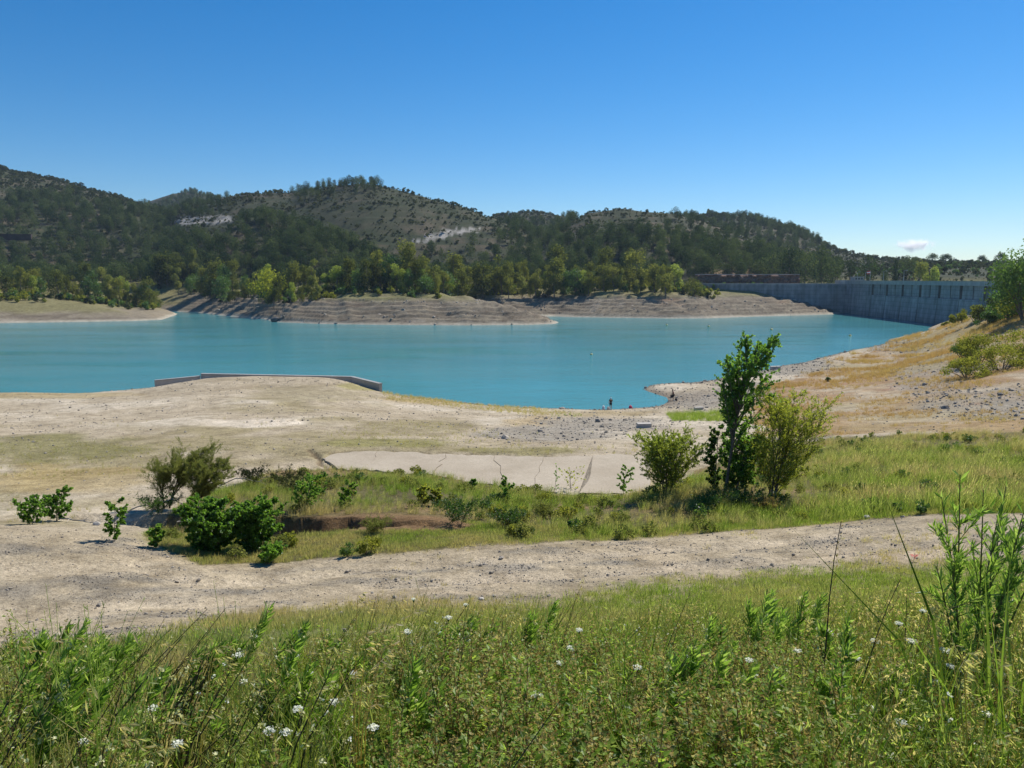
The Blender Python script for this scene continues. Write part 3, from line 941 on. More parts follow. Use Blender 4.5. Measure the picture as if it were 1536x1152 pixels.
#PART2
# ------------------------------------------------------------------ dam
def oriented_box(mb, p0, p1, z0, z1, back, front=0.0, tint=0.5, batter=0.0):
    """wall along p0->p1; the reservoir side lies to the left of p0->p1 offset by 'front'; 'back' metres thick"""
    p0, p1 = np.array(p0, float), np.array(p1, float)
    d = (p1 - p0) / np.linalg.norm(p1 - p0)
    nrm = np.array((-d[1], d[0]))
    a0, a1 = p0 + nrm * front, p1 + nrm * front
    b0, b1 = p0 - nrm * back, p1 - nrm * back
    f0, f1 = a0 + nrm * batter, a1 + nrm * batter
    V = [(*f0, z0), (*f1, z0), (*b1, z0), (*b0, z0), (*a0, z1), (*a1, z1), (*b1, z1), (*b0, z1)]
    mb.add(V, [[3, 2, 1, 0], [4, 5, 6, 7], [0, 1, 5, 4], [1, 2, 6, 5], [2, 3, 7, 6], [3, 0, 4, 7]], tint)

DA = np.array((168.8, 262.0)); DB = np.array((177.6, 386.0)); DC = np.array((178.9, 416.0)); DD = np.array((104.0, 431.0))
dam = thing('dam', 'grey concrete dam with a row of upper bays closing the right end of the lake', 'dam', (174, 330, 0))
def dam_part(name, mb, mat):
    me = mb.mesh(name, mat)
    o = link(name, me, dam)
    o.matrix_parent_inverse = Matrix.Translation((-174, -330, 0))
    return o
mb = MB(); oriented_box(mb, DA, DB, -4, 10.4, 9, 0.0, batter=0.9); dam_part('lower_wall', mb, M['dam'])
mb = MB(); oriented_box(mb, DA, DB, 10.4, 15.6, 7, -0.75); dam_part('upper_wall', mb, M['dam'])
mb = MB(); oriented_box(mb, DB, DC, -4, 15.6, 7, 0.0, batter=0.4); dam_part('corner_wall', mb, M['dam'])
mb = MB(); oriented_box(mb, DC, DD, -2, 15.3, 3.5, 0.0, batter=0.3); dam_part('wing_wall', mb, M['dam'])
mb = MB(); oriented_box(mb, DC, DD, 15.3, 15.75, 3.7, 0.15); dam_part('wing_coping', mb, M['dam_top'])
mb = MB(); oriented_box(mb, DA, DB, 15.6, 16.05, 8, 0.55); dam_part('crest_deck', mb, M['dam_top'])
mb = MB(); oriented_box(mb, DB, DC, 15.6, 16.05, 8, 0.55); dam_part('crest_deck', mb, M['dam_top'])
mb = MB(); oriented_box(mb, DA, DB, 16.05, 17.25, -0.25, 0.5); dam_part('parapet', mb, M['dam_top'])
mb = MB(); oriented_box(mb, DB, DC, 16.05, 17.25, -0.25, 0.5); dam_part('parapet', mb, M['dam_top'])
mb = MB(); oriented_box(mb, DA, DC, 17.25, 17.37, -0.15, 0.6); dam_part('parapet_cap', mb, M['dam_top'])
mb = MB(); oriented_box(mb, DA, DB, 16.05, 17.15, 7.9, -7.6); dam_part('parapet', mb, M['dam_top'])
dl = np.linalg.norm(DB - DA); dd = (DB - DA) / dl; dn = np.array((-dd[1], dd[0]))
k = 0
y = dl - 4.0
while y > 4:
    strong = k % 2 == 0
    w = 0.32 if strong else 0.16
    mb = MB()
    c = DA + dd * y
    top, bot = (15.6, 9.6) if strong else (15.6, 10.6)
    out = 0.02 if strong else -0.45
    pts = []
    for z, o_, ww in ((top, out, w), (bot, -0.6 if not strong else 0.02, w * 0.5)):
        for sgn in (-1, 1):
            q = c + dd * ww * sgn
            pts += [(*(q + dn * o_), z), (*(q - dn * 0.9), z)]
    V = np.array(pts)
    mb.add(V, [[0, 2, 6, 4], [1, 0, 4, 5], [2, 3, 7, 6], [0, 1, 3, 2], [4, 6, 7, 5]])
    dam_part('pier', mb, M['dam_joint'])
    if strong:
        mb = MB()
        fr = 0.03
        q0, q1 = c - dd * 0.14, c + dd * 0.14
        mb.add([(*(q0 + dn * (0.93 + fr)), -1), (*(q1 + dn * (0.93 + fr)), -1), (*(q1 + dn * fr), 10.35), (*(q0 + dn * fr), 10.35),
                (*(q0 + dn * (0.85 + fr) * 0.8), -1), (*(q1 + dn * 0.7), -1), (*(q1 - dn * 0.1), 10.35), (*(q0 - dn * 0.1), 10.35)],
               [[0, 1, 2, 3], [0, 3, 7, 4], [1, 5, 6, 2]])
        dam_part('expansion_joint', mb, M['dam_joint'])
    y -= 8.6; k += 1

# gatehouse blocks, lamp posts and flag on the crest
def crest_point(px, Y, z):
    return Vector(((px - 768) / F * Y, Y, z))
gh = thing('gatehouse', 'low grey concrete gatehouse on the corner of the dam crest', 'building', crest_point(1273, 421, 16.0))
mb = MB(); mb.box((-7, -1.2, -3.5), (7, 5, 1.5)); link('wall', mb.mesh('gate_wall', M['dam_top']), gh)
mb = MB(); mb.box((1.2, -0.6, 1.5), (6.2, 4.6, 3.2)); link('upper_storey', mb.mesh('gate_upper', M['dam_top']), gh)
mb = MB(); mb.box((0.9, -1.0, 3.2), (6.6, 5.0, 3.4)); link('roof', mb.mesh('gate_roof', M['dam_top']), gh)
for i in range(3):
    mb = MB(); mb.box((1.7 + 1.5 * i, -0.68, 1.9), (2.6 + 1.5 * i, -0.5, 2.9)); link('window', mb.mesh('gate_window', M['dark_rock']), gh)
M['metal'] = mat_simple('grey_galvanised_metal', (0.35, 0.36, 0.37), (0.5, 0.5, 0.5), 3, 0.5, 0.05, 0.001)
M['red'] = mat_simple('faded_red_cloth', (0.45, 0.03, 0.03), (0.55, 0.06, 0.05), 3, 0.8, 0.2, 0.01)
M['yellow'] = mat_simple('yellow_cloth', (0.65, 0.45, 0.04), (0.75, 0.5, 0.05), 3, 0.8, 0.2, 0.01)
M['white'] = mat_simple('white_paint', (0.72, 0.72, 0.70), (0.82, 0.82, 0.80), 3, 0.6, 0.1, 0.005)
for i, (px, Y) in enumerate(((1281, 420), (1293, 402), (1320, 372), (1350, 345))):
    p = crest_point(px, Y, 16.05)
    lp = thing('lamp_post', ['slim lamp post beside the gatehouse on the dam crest', 'slim lamp post next to the flagpole on the dam crest', 'slim lamp post left of the cypress on the dam crest', 'slim lamp post right of the cypress on the dam crest'][i], 'lamp post', p, group='lamp posts along the dam crest')
    mb = MB(); mb.tube([(0, 0, 0), (0, 0, 3), (0, 0, 5.6)], [0.09, 0.08, 0.06], 6); link('pole', mb.mesh('lamp_pole', M['metal']), lp)
    mb = MB(); mb.tube([(0, 0, 5.55), (0.5, 0, 5.9), (1.1, 0, 5.95)], [0.05, 0.045, 0.04], 5); arm_ = link('arm', mb.mesh('lamp_arm', M['metal']), lp)
    mb = MB(); mb.box((0.9, -0.14, 5.85), (1.6, 0.14, 6.02)); link('lamp_head', mb.mesh('lamp_head', M['metal']), arm_)
fp = thing('flagpole', 'flagpole with a red and white flag on the dam crest', 'flagpole', crest_point(1300, 395, 16.05))
mb = MB(); mb.tube([(0, 0, 0), (0, 0, 3), (0, 0, 6.4)], [0.08, 0.07, 0.04], 6); link('pole', mb.mesh('flag_pole', M['white']), fp)
flag_ = None
for zz, mm in ((5.0, 'red'), (5.5, 'white'), (6.0, 'red')):
    mb = MB()
    xs = np.linspace(0, -1.7, 8)
    V = []
    for x in xs:
        for z in (zz - 0.25, zz + 0.25):
            V.append((x, 0.14 * math.sin(x * 3.2), z + 0.12 * x))
    mb.add(V, [[2 * i, 2 * i + 2, 2 * i + 3, 2 * i + 1] for i in range(7)])
    q_ = link('flag' if flag_ is None else 'stripe', mb.mesh('flag_stripe', M[mm]), flag_ or fp)
    flag_ = flag_ or q_

# rock-cut road bank with a road edge behind the wing wall
def rough_wall(name, path, z0, z1, depth, seed, jag=0.6, cols=60, rows=8):
    path = np.array(path, float)
    tt = np.linspace(0, len(path) - 1, cols)
    P = np.stack([np.interp(tt, range(len(path)), path[:, i]) for i in range(2)], 1)
    d = np.gradient(P, axis=0); d /= np.linalg.norm(d, axis=1)[:, None]
    nrm = np.stack([d[:, 1], -d[:, 0]], 1)
    V = []
    for r in range(rows):
        f = r / (rows - 1)
        z = z0 + (z1 - z0) * f
        off = depth * (1 - f) + jag * fbm(P[:, 0] * 1.0 + seed, P[:, 1] + z * 2.5, 2.5, 4)
        q = P + nrm * off[:, None]
        V.append(np.c_[q, np.full(cols, z) + (0.35 * fbm(P[:, 0] + 9, P[:, 1], 3, 3) if r == rows - 1 else 0)])
    V.append(np.c_[P - nrm * 6, np.full(cols, z1 + 0.1)])
    V = np.concatenate(V)
    rr = rows + 1
    i = np.arange(rr - 1)[:, None] * cols; j = np.arange(cols - 1)[None]
    return make_mesh(name, V, [np.stack([i + j, i + j + 1, i + cols + j + 1, i + cols + j], -1).reshape(-1, 4)], smooth=False)
M['red_rock'] = mat_simple('red_brown_cut_rock', (0.10, 0.055, 0.035), (0.26, 0.16, 0.11), 0.6, 0.95, 0.9, 0.3)
me = rough_wall('rock_cutting', [(crest_point(px, 446, 0).x, 446) for px in (1040, 1100, 1150, 1195)], 13.0, 20.6, 2.4, 3, 2.2, 110, 10)
me.materials.append(M['red_rock'])
rc = tag(link('rock_cutting', me), 'red brown rock cutting below the road behind the dam wing', 'rock face')
mb = MB()
oriented_box(mb, (crest_point(1195, 447.5, 0).x, 447.5), (crest_point(1040, 447.5, 0).x, 447.5), 20.6, 21.0, 0.35, 0)
tag(link('road_kerb_wall', mb.mesh('road_kerb_wall', M['concrete'])), 'low pale kerb wall along the road above the rock cutting', 'wall')

# dark viaduct edge at the left
mb = MB()
p0, p1 = at_d(-160, 352, 620), at_d(46, 349, 640)
oriented_box(mb, p1[:2], p0[:2], p0[2] - 3.5, p0[2] + 1.6, 3, 0)
M['brown_wall'] = mat_simple('dark_brown_masonry', (0.045, 0.03, 0.025), (0.085, 0.055, 0.045), 0.3, 0.95, 0.5, 0.2)
tag(link('road_wall', mb.mesh('road_wall', M['brown_wall'])), 'long dark brown road wall among the pines at the left edge', 'wall')

# ------------------------------------------------------------------ boat-landing wall on the hump
def wall_run(name, label, pts, thick, top_mat):
    """pts: (px, py_top, d, py_bottom)"""
    root = thing(name, label, 'wall', tuple(at_d(*pts[0][:3])[:2]) + (0,))
    return root
LW = [(232, 570.0, 107.5), (300, 563.5, 111), (302, 560.0, 111.2), (528, 564.5, 112), (571, 575.0, 106.5)]
lp = [at_d(*q) for q in LW]
lw = thing('retaining_wall', 'low concrete retaining wall edging the bare hump above the water', 'wall', (lp[0][0], lp[0][1], 0))
def lw_part(name, a, b, za, zb, down, th, mat, off=0.0):
    a, b = np.array(a[:2]), np.array(b[:2])
    d = (b - a) / np.linalg.norm(b - a); nrm = np.array((-d[1], d[0]))
    a, b = a + nrm * off, b + nrm * off
    V = [(*(a - nrm * th / 2), za - down), (*(b - nrm * th / 2), zb - down), (*(b + nrm * th / 2), zb - down), (*(a + nrm * th / 2), za - down),
         (*(a - nrm * th / 2), za), (*(b - nrm * th / 2), zb), (*(b + nrm * th / 2), zb), (*(a + nrm * th / 2), za)]
    m_ = MB(); m_.add(V, [[3, 2, 1, 0], [4, 5, 6, 7], [0, 1, 5, 4], [1, 2, 6, 5], [2, 3, 7, 6], [3, 0, 4, 7]])
    o = link(name, m_.mesh(name, mat), lw)
    o.matrix_parent_inverse = Matrix.Translation((-lp[0][0], -lp[0][1], 0))
lw_part('wing', lp[0], lp[1], lp[0][2] - 0.12, lp[1][2] - 0.12, 2.6, 0.45, M['concrete'])
lw_part('coping', lp[0], lp[1], lp[0][2], lp[1][2], 0.118, 0.6, M['dam_top'])
lw_part('main_wall', lp[2], lp[3], lp[2][2] - 0.15, lp[3][2] - 0.15, 3.5, 0.5, M['concrete'])
lw_part('coping', lp[2], lp[3], lp[2][2], lp[3][2], 0.148, 0.7, M['dam_top'])
lw_part('wing', lp[3], lp[4], lp[3][2] - 0.14, lp[4][2] - 0.14, 2.8, 0.45, M['concrete'])
lw_part('coping', lp[3], lp[4], lp[3][2] - 0.01, lp[4][2], 0.118, 0.6, M['dam_top'])

# ------------------------------------------------------------------ broken concrete apron
apron = structure(thing('concrete_apron', 'pale broken concrete apron half buried in the grass', 'pavement', (float(SLAB_C[:, 0].mean()), float(SLAB_C[:, 1].mean()), SLAB_Z)))
del apron['category']
SL_TOP = np.array([(487, 688), (502, 682), (540, 678.5), (600, 679), (650, 682), (735, 684), (800, 686), (888, 684.5), (930, 683), (972, 686)], float)
SL_BOT = np.array([(487, 691), (510, 704), (560, 706), (602, 713), (650, 714), (690, 723), (734, 726), (770, 735), (800, 733), (838, 742), (870, 743), (940, 744), (974, 743)], float)
rs = random.Random(12)
cuts = [(487, 487), (566, 548), (668, 650), (742, 760), (815, 800), (889, 868), (973, 974)]
lines = []
for i, (xt, xb) in enumerate(cuts):                     # ragged breaks from the upper to the lower edge
    yt, yb = np.interp(xt, *SL_TOP.T), np.interp(xb, *SL_BOT.T)
    L_ = []
    for f in np.linspace(0, 1, 7):
        j = 0 if f in (0, 1) or i == 5 else rs.uniform(-5, 5)
        if i == 5:
            L_.append((np.interp(f, [0, 0.6, 1], [889, 885, 868]), yt + (yb - yt) * f))
        else:
            L_.append((xt + (xb - xt) * f + j, yt + (yb - yt) * f + rs.uniform(-1, 1)))
    lines.append(L_)
for k in range(len(cuts) - 1):
    l0, l1 = lines[k], lines[k + 1]
    gap = 0.3
    pts = [(x + gap, y) for x, y in l0[::-1]]
    n_ = max(3, int((l1[0][0] - l0[0][0]) / 8))
    for q in range(1, n_):
        x = l0[0][0] + (l1[0][0] - l0[0][0]) * q / n_
        pts.append((x, np.interp(x, *SL_TOP.T) + rs.uniform(-1.3, 1.3)))
    pts += [(x - gap, y) for x, y in l1]
    for q in range(n_ - 1, 0, -1):
        x = l0[-1][0] + (l1[-1][0] - l0[-1][0]) * q / n_
        pts.append((x, np.interp(x, *SL_BOT.T) + rs.uniform(-1.8, 1.8)))
    W = np.array([at_z(px, py, SLAB_Z) for px, py in pts])
    dz = [0.0, 0.02, -0.015, 0.012, 0.0, 0.05][k]
    tx, ty = rs.uniform(-0.004, 0.004), rs.uniform(-0.006, 0.006)
    cen = W.mean(0)
    tilt = lambda P: SLAB_Z + 0.04 + dz + (P[:, 0] - cen[0]) * tx + (P[:, 1] - cen[1]) * ty
    import bmesh
    bm = bmesh.new()
    vt = [bm.verts.new((p[0], p[1], z_)) for p, z_ in zip(W, tilt(W))]
    vb = [bm.verts.new((p[0], p[1], SLAB_Z - 0.16)) for p in W]
    nn = len(pts)
    for i in range(nn):
        bm.faces.new((vt[i], vt[(i + 1) % nn], vb[(i + 1) % nn], vb[i]))
    f_ = bm.faces.new(vt[::-1])
    bmesh.ops.triangulate(bm, faces=[f_])
    bmesh.ops.recalc_face_normals(bm, faces=bm.faces)
    me = bpy.data.meshes.new('slab'); bm.to_mesh(me); bm.free()
    me.materials.append(M['slab'])
    o = link('slab', me, apron)
    o.matrix_parent_inverse = Matrix.Translation(-Vector(apron.location))

# ------------------------------------------------------------------ stones
def stone_mesh(seed, n=2, flat=0.7, mat='stone'):
    import bmesh
    bm = bmesh.new()
    bmesh.ops.create_icosphere(bm, subdivisions=n, radius=0.5)
    r = np.random.default_rng(seed)
    off = Vector(r.uniform(-50, 50, 3))
    sc = Vector((1, r.uniform(0.65, 0.95), flat * r.uniform(0.75, 1.1)))
    planes = [(Vector(rand_unit(1, r)[0]), r.uniform(0.26, 0.4)) for _ in range(7)]
    for v in bm.verts:
        c = v.co.copy()
        for nrm, dd_ in planes:
            e = c.dot(nrm) - dd_
            if e > 0:
                c -= nrm * e * 0.9
        c *= 1 + 0.14 * mnoise.noise(c * 3 + off)
        v.co = Vector((c.x * sc.x, c.y * sc.y, c.z * sc.z))
    me = bpy.data.meshes.new('stone')
    bm.to_mesh(me); bm.free()
    me.materials.append(M[mat])
    return me
STONES = [stone_mesh(i, 2) for i in range(6)]
PALE = [stone_mesh(20 + i, 2, 0.5, 'pale_stone') for i in range(3)]

def put_stone(px, py, wpx, label, pale=False, flat=1.0, dmax=300, group=None, name='stone'):
    p = on_ground(px, py, dmax)
    if p is None:
        return
    s = wpx / F * p.y
    o = link(name, random.choice(PALE if pale else STONES), None, (p.x, p.y, p.z + s * 0.14 * flat), random.uniform(0, 6.28), (s, s * 0.9, s * flat))
    tag(o, label, 'stone', group)
put_stone(175, 966, 19, 'grey stone lying alone on the bare slope at lower left', name='rock')
put_stone(300, 932, 13, 'dark angular stone on the dirt above the lone grey stone')
put_stone(517, 948, 14, 'upright pale grey stone on the turf left of centre')
put_stone(443, 953, 11, 'pale stone glimpsed through milkweed leaves left of centre')
put_stone(566, 955, 8, 'small flat stone right of the upright pale stone')
put_stone(722, 902, 12, 'white stone at the lower edge of the track', True)
put_stone(145, 788, 16, 'white block among dead branches beside the left saplings', True)
put_stone(1300, 779, 15, 'white stone at the upper edge of the track', True)
put_stone(1190, 835, 7, 'small dark stone on the right part of the track')
put_stone(1246, 836, 7, 'dark pebble near the tall thin stalk')
put_stone(752, 843, 9, 'dark stone on the middle of the track')
put_stone(810, 648, 10, 'dark boulder in the rubble band above the concrete apron')
for px, py, w_, lab in ((35, 588, 22, 'leftmost pale boulder on the crest of the hump'), (12, 588, 14, 'small pale boulder at the left edge of the hump crest'), (98, 585, 36, 'long flat pale slab on the hump crest'), (150, 583, 30, 'second flat pale slab on the hump crest'), (188, 581, 22, 'short flat pale slab nearest the retaining wall')):
    put_stone(px, py, w_, lab, True, 0.35, 140)
for px, py, w_, lab in ((966, 642, 21, 'rectangular concrete block above the apron'), (974, 676, 18, 'dark concrete block beside the left willow'), (1048, 616, 13, 'pale concrete block by the green reeds'), (1163, 554, 14, 'pale concrete block at the right shoreline'), (579, 583, 11, 'small concrete block right of the retaining wall')):
    p = on_ground(px, py, 260)
    if p is None:
        continue
    s = w_ / F * p.y
    b = MB(); b.box((-s / 2, -s * 0.3, -0.15), (s / 2, s * 0.3, s * 0.33), M=Matrix.Rotation(random.uniform(-0.15, 0.15), 4, 'Z') @ Matrix.Rotation(random.uniform(-0.06, 0.06), 4, 'Y'))
    tag(link('concrete_block', b.mesh('concrete_block', M['concrete']), None, p), lab, 'block')
# dark rock at the promontory waterline
p = at_z(430, 483, 0)
rk = stone_mesh(77, 3, 0.6, 'dark_rock')
tag(link('boulder', rk, None, (p[0], p[1] + 2.5, 1.0), 0.1, (15, 6, 6.5)), 'dark overhanging rock at the waterline of the promontory', 'rock')
p = at_z(412, 483, 0)
tag(link('boulder', stone_mesh(78, 3, 0.7, 'dark_rock'), None, (p[0], p[1] + 2.0, 0.8), 0.1, (4.5, 4, 5.5)), 'dark rounded rock left of the overhanging rock', 'rock')

# ------------------------------------------------------------------ scatter (stuff)
def scatter(name, pts, meshes, rot, scl, idx, dry, label, cat):
    n = len(pts)
    src = bpy.data.collections.new(name + '_source')
    for i, me in enumerate(meshes):
        o = bpy.data.objects.new('%s_source_%02d' % (name, i), me)
        src.objects.link(o)
    pm = bpy.data.meshes.new(name)
    pm.vertices.add(n)
    pm.vertices.foreach_set('co', np.asarray(pts, np.float32).ravel())
    a = pm.attributes.new('rot', 'FLOAT_VECTOR', 'POINT'); a.data.foreach_set('vector', np.asarray(rot, np.float32).ravel())
    a = pm.attributes.new('scl', 'FLOAT', 'POINT'); a.data.foreach_set('value', np.asarray(scl, np.float32))
    a = pm.attributes.new('idx', 'INT', 'POINT'); a.data.foreach_set('value', np.asarray(idx, np.int32))
    a = pm.attributes.new('dry', 'FLOAT', 'POINT'); a.data.foreach_set('value', np.asarray(dry, np.float32))
    o = link(name, pm)
    ng = bpy.data.node_groups.new(name + '_nodes', 'GeometryNodeTree')
    ng.interface.new_socket('Geometry', in_out='INPUT', socket_type='NodeSocketGeometry')
    ng.interface.new_socket('Geometry', in_out='OUTPUT', socket_type='NodeSocketGeometry')
    gi = ng.nodes.new('NodeGroupInput'); go = ng.nodes.new('NodeGroupOutput')
    ci = ng.nodes.new('GeometryNodeCollectionInfo')
    ci.inputs['Collection'].default_value = src
    ci.inputs['Separate Children'].default_value = True
    ci.inputs['Reset Children'].default_value = True
    ip = ng.nodes.new('GeometryNodeInstanceOnPoints')
    ip.inputs['Pick Instance'].default_value = True
    def named(nm, t):
        x = ng.nodes.new('GeometryNodeInputNamedAttribute'); x.data_type = t; x.inputs['Name'].default_value = nm
        return x.outputs['Attribute']
    ng.links.new(gi.outputs[0], ip.inputs['Points'])
    ng.links.new(ci.outputs[0], ip.inputs['Instance'])
    ng.links.new(named('idx', 'INT'), ip.inputs['Instance Index'])
    er = ng.nodes.new('FunctionNodeEulerToRotation')
    ng.links.new(named('rot', 'FLOAT_VECTOR'), er.inputs[0])
    ng.links.new(er.outputs[0], ip.inputs['Rotation'])
    ng.links.new(named('scl', 'FLOAT'), ip.inputs['Scale'])
    ng.links.new(ip.outputs[0], go.inputs[0])
    mod = o.modifiers.new('scatter', 'NODES'); mod.node_group = ng
    return stuff(o, label, cat)

def rots(n, tilt=0.15, lean=0.0):
    r = np.zeros((n, 3))
    r[:, 0] = rng.normal(0, tilt, n); r[:, 1] = rng.normal(lean, tilt, n); r[:, 2] = rng.uniform(0, 6.28, n)
    return r

def tuft_mesh(seed, nb, h, spread, width, lean=0.3, mat='grass', heads=0):
    r = np.random.default_rng(seed)
    b = MB()
    ang = r.uniform(0, 2 * math.pi, nb); rad = spread * np.sqrt(r.random(nb))
    base = np.c_[np.cos(ang) * rad, np.sin(ang) * rad, np.full(nb, -0.02)]
    hh = h * r.uniform(0.5, 1.1, nb)
    dirv = np.c_[np.cos(ang), np.sin(ang)] * r.uniform(0.05, 0.55, nb)[:, None] * lean + r.normal(0, 0.12, (nb, 2))
    m1 = base + np.c_[dirv * hh[:, None] * 0.35, hh * 0.55]
    tip = base + np.c_[dirv * hh[:, None] * 1.3, hh]
    sd = np.c_[-np.sin(ang + r.uniform(-1, 1, nb)), np.cos(ang + r.uniform(-1, 1, nb)), np.zeros(nb)] * (width / 2)
    V = np.stack([base - sd, base + sd, m1 + sd * 0.8, m1 - sd * 0.8, tip], 1).reshape(-1, 3)
    o5 = np.arange(nb)[:, None] * 5
    ti = np.clip(r.normal(0.5, 0.22, nb), 0, 1)
    b.add(V, np.concatenate([o5, o5 + 1, o5 + 2, o5 + 3], 1), ti)
    b.v.pop(); b.n -= len(V)
    b.add(V, np.concatenate([o5 + 3, o5 + 2, o5 + 4], 1), ti)
    if heads:
        k = r.choice(nb, heads, replace=False)
        b.leaves(tip[k] - np.array((0, 0, 0.01)), np.c_[dirv[k] * 1.2, np.full(heads, 0.7)] + r.normal(0, 0.2, (heads, 3)), rand_unit(heads, r), 0.07, 0.014, 1.0)
    return b.mesh('tuft', M[mat])

print('part2 ok')
# ------------------------------------------------------------------ far trees
def lobe_crown(b, lobes, n, size, r, tint_lo=0.15, tint_hi=0.9, shell=0.55):
    """fill ellipsoid lobes with leaf clumps; lobes: (cx, cy, cz, rx, ry, rz)"""
    lobes = np.array(lobes, float)
    vol = lobes[:, 3] * lobes[:, 4] * lobes[:, 5]
    w = vol ** 0.75; w /= w.sum()
    k = r.choice(len(lobes), n, p=w)
    u = rand_unit(n, r)
    rad = shell + (1 - shell) * r.random(n) ** 0.6
    rad *= r.choice([1.0, 1.12], n, p=[0.85, 0.15])
    c = lobes[k, :3] + u * lobes[k, 3:] * rad[:, None]
    nrm = u + 0.9 * rand_unit(n, r)
    ax = np.cross(nrm, rand_unit(n, r)) + np.array((0, 0, -0.25))
    lt = r.normal(0, 0.12, len(lobes))
    ti = np.clip(0.5 + lt[k] + r.normal(0, 0.17, n), 0, 1) * (tint_hi - tint_lo) + tint_lo
    L = size * r.uniform(0.6, 1.35, n)
    b.leaves(c - ax / (np.linalg.norm(ax, axis=1)[:, None] + 1e-9) * L[:, None] * 0.5, ax, nrm, L, L * r.uniform(0.55, 0.85, n), ti)

def euca_mesh(seed, h=20.0, mat='euca'):
    r = np.random.default_rng(seed)
    wood, leaf = MB(), MB()
    lobes = []
    nst = r.integers(1, 3)
    for s_ in range(nst):
        lean = r.normal(0, 0.05, 2) + (0.07 * (s_ - 0.5) * (nst > 1))
        hh = h * r.uniform(0.82, 1.0)
        z = np.linspace(-0.6, hh * 0.92, 7)
        P = np.c_[lean[0] * z + 0.25 * np.sin(z * 0.4 + s_), lean[1] * z, z]
        wood.tube(P, np.linspace(0.34, 0.05, 7) * h / 20, 5)
        m = r.integers(8, 12)
        for i in range(m):
            f = r.uniform(0.14, 0.95)
            a = r.uniform(0, 6.28)
            reach = h * r.uniform(0.06, 0.19) * (1.15 - 0.7 * abs(f - 0.5))
            base = np.array([np.interp(f * hh, z, P[:, q]) for q in range(3)])
            tip = base + np.array((math.cos(a) * reach, math.sin(a) * reach, h * r.uniform(0.03, 0.10)))
            wood.tube([base, (base + tip) / 2 + (0, 0, 0.2), tip], [0.09, 0.06, 0.03], 4)
            s = h * r.uniform(0.075, 0.135)
            lobes.append((*tip, s * 1.1, s * 1.1, s * r.uniform(0.9, 1.5)))
        lobes.append((*P[-1], h * 0.07, h * 0.07, h * 0.10))
    lobe_crown(leaf, lobes, 2300, 0.72, r, shell=0.3)
    return wood.mesh('trunk', M['bark']), leaf.mesh('crown', M[mat])

def pine_mesh(seed, h=12.0):
    r = np.random.default_rng(seed)
    wood, leaf = MB(), MB()
    z = np.linspace(-0.8, h * 0.93, 6)
    P = np.c_[0.25 * np.sin(z * 0.3 + seed), 0.2 * np.cos(z * 0.35 + seed) - 0.2, z]
    wood.tube(P, np.linspace(0.22, 0.04, 6), 5)
    lobes = []
    tall = seed % 2 == 0
    n = 11
    for i in range(n):
        f = 0.22 + 0.74 * i / (n - 1)
        w = h * (0.10 + (0.17 if tall else 0.24) * math.sin(math.pi * min(1.0, 1.12 - f)) )
        a = i * 2.4 + r.uniform(-0.4, 0.4)
        rr = w * r.uniform(0.3, 0.7)
        c = np.array((math.cos(a) * rr, math.sin(a) * rr, f * h))
        b0 = np.array([np.interp(f * h * 0.92, z, P[:, q]) for q in range(3)])
        wood.tube([b0, c], [0.06, 0.025], 4)
        s = w * r.uniform(0.55, 0.75)
        lobes.append((*c, s, s, s * r.uniform(0.65, 0.95)))
    lobes.append((0, 0, h * 0.95, h * 0.05, h * 0.05, h * 0.07))
    lobe_crown(leaf, lobes, 950, 0.55, r, shell=0.45)
    return wood.mesh('trunk', M['bark']), leaf.mesh('crown', M['pine'])

def umbrella_pine_mesh(seed, h=12.0):
    r = np.random.default_rng(seed)
    wood, leaf = MB(), MB()
    wood.tube([(0, 0, -0.6), (0.2, 0, h * 0.35), (0, 0.1, h * 0.65)], [0.28, 0.22, 0.14], 6)
    lobes = []
    for i in range(9):
        a = i * 2.4; rr = h * 0.09 * math.sqrt(i)
        c = (math.cos(a) * rr, math.sin(a) * rr, h * (0.70 - 0.03 * i + 0.05 * math.sin(i * 5 + seed)))
        wood.tube([(0, 0.1, h * 0.6), (c[0] * 0.6, c[1] * 0.6, h * 0.72), c], [0.12, 0.08, 0.03], 4)
        lobes.append((*c, h * 0.15, h * 0.15, h * 0.20))
    lobe_crown(leaf, lobes, 1100, 0.55, r, shell=0.4)
    return wood.mesh('trunk', M['bark']), leaf.mesh('crown', M['pine'])

def dome_mesh(seed, h, w, n, size, mat, nl=9, stems=4):
    """rounded many-lobed shrub with short stems"""
    r = np.random.default_rng(seed)
    wood, leaf = MB(), MB()
    lobes = []
    for i in range(nl):
        a = r.uniform(0, 6.28); rr = w * 0.5 * math.sqrt(r.random()) * 0.72
        z = h * r.uniform(0.25, 0.78) * (1.05 - 0.5 * (rr / (w * 0.5)) ** 2)
        s = min(w, h) * r.uniform(0.16, 0.27)
        lobes.append((math.cos(a) * rr, math.sin(a) * rr, z, s * 1.15, s * 1.15, s))
        if i < stems * 2:
            wood.tube([(0.1 * math.cos(a) * w * 0.3, 0.1 * math.sin(a) * w * 0.3, -0.15), (lobes[-1][0] * 0.5, lobes[-1][1] * 0.5, z * 0.55), lobes[-1][:3]], [0.03 * h ** 0.7, 0.022 * h ** 0.7, 0.01], 4)
    lobes.append((0, 0, h * 0.8, w * 0.2, w * 0.2, h * 0.2))
    lobe_crown(leaf, lobes, n, size, r, shell=0.3)
    return wood.mesh('stem', M['bark']), leaf.mesh('foliage', M[mat])

def tree_obj(name, meshes, label, cat, loc, rotz, scale, group=None, parts=('trunk', 'crown')):
    t = thing(name, label, cat, loc, rotz, group, scale)
    for nm, me in zip(parts, meshes):
        link(nm, me, t)
    return t

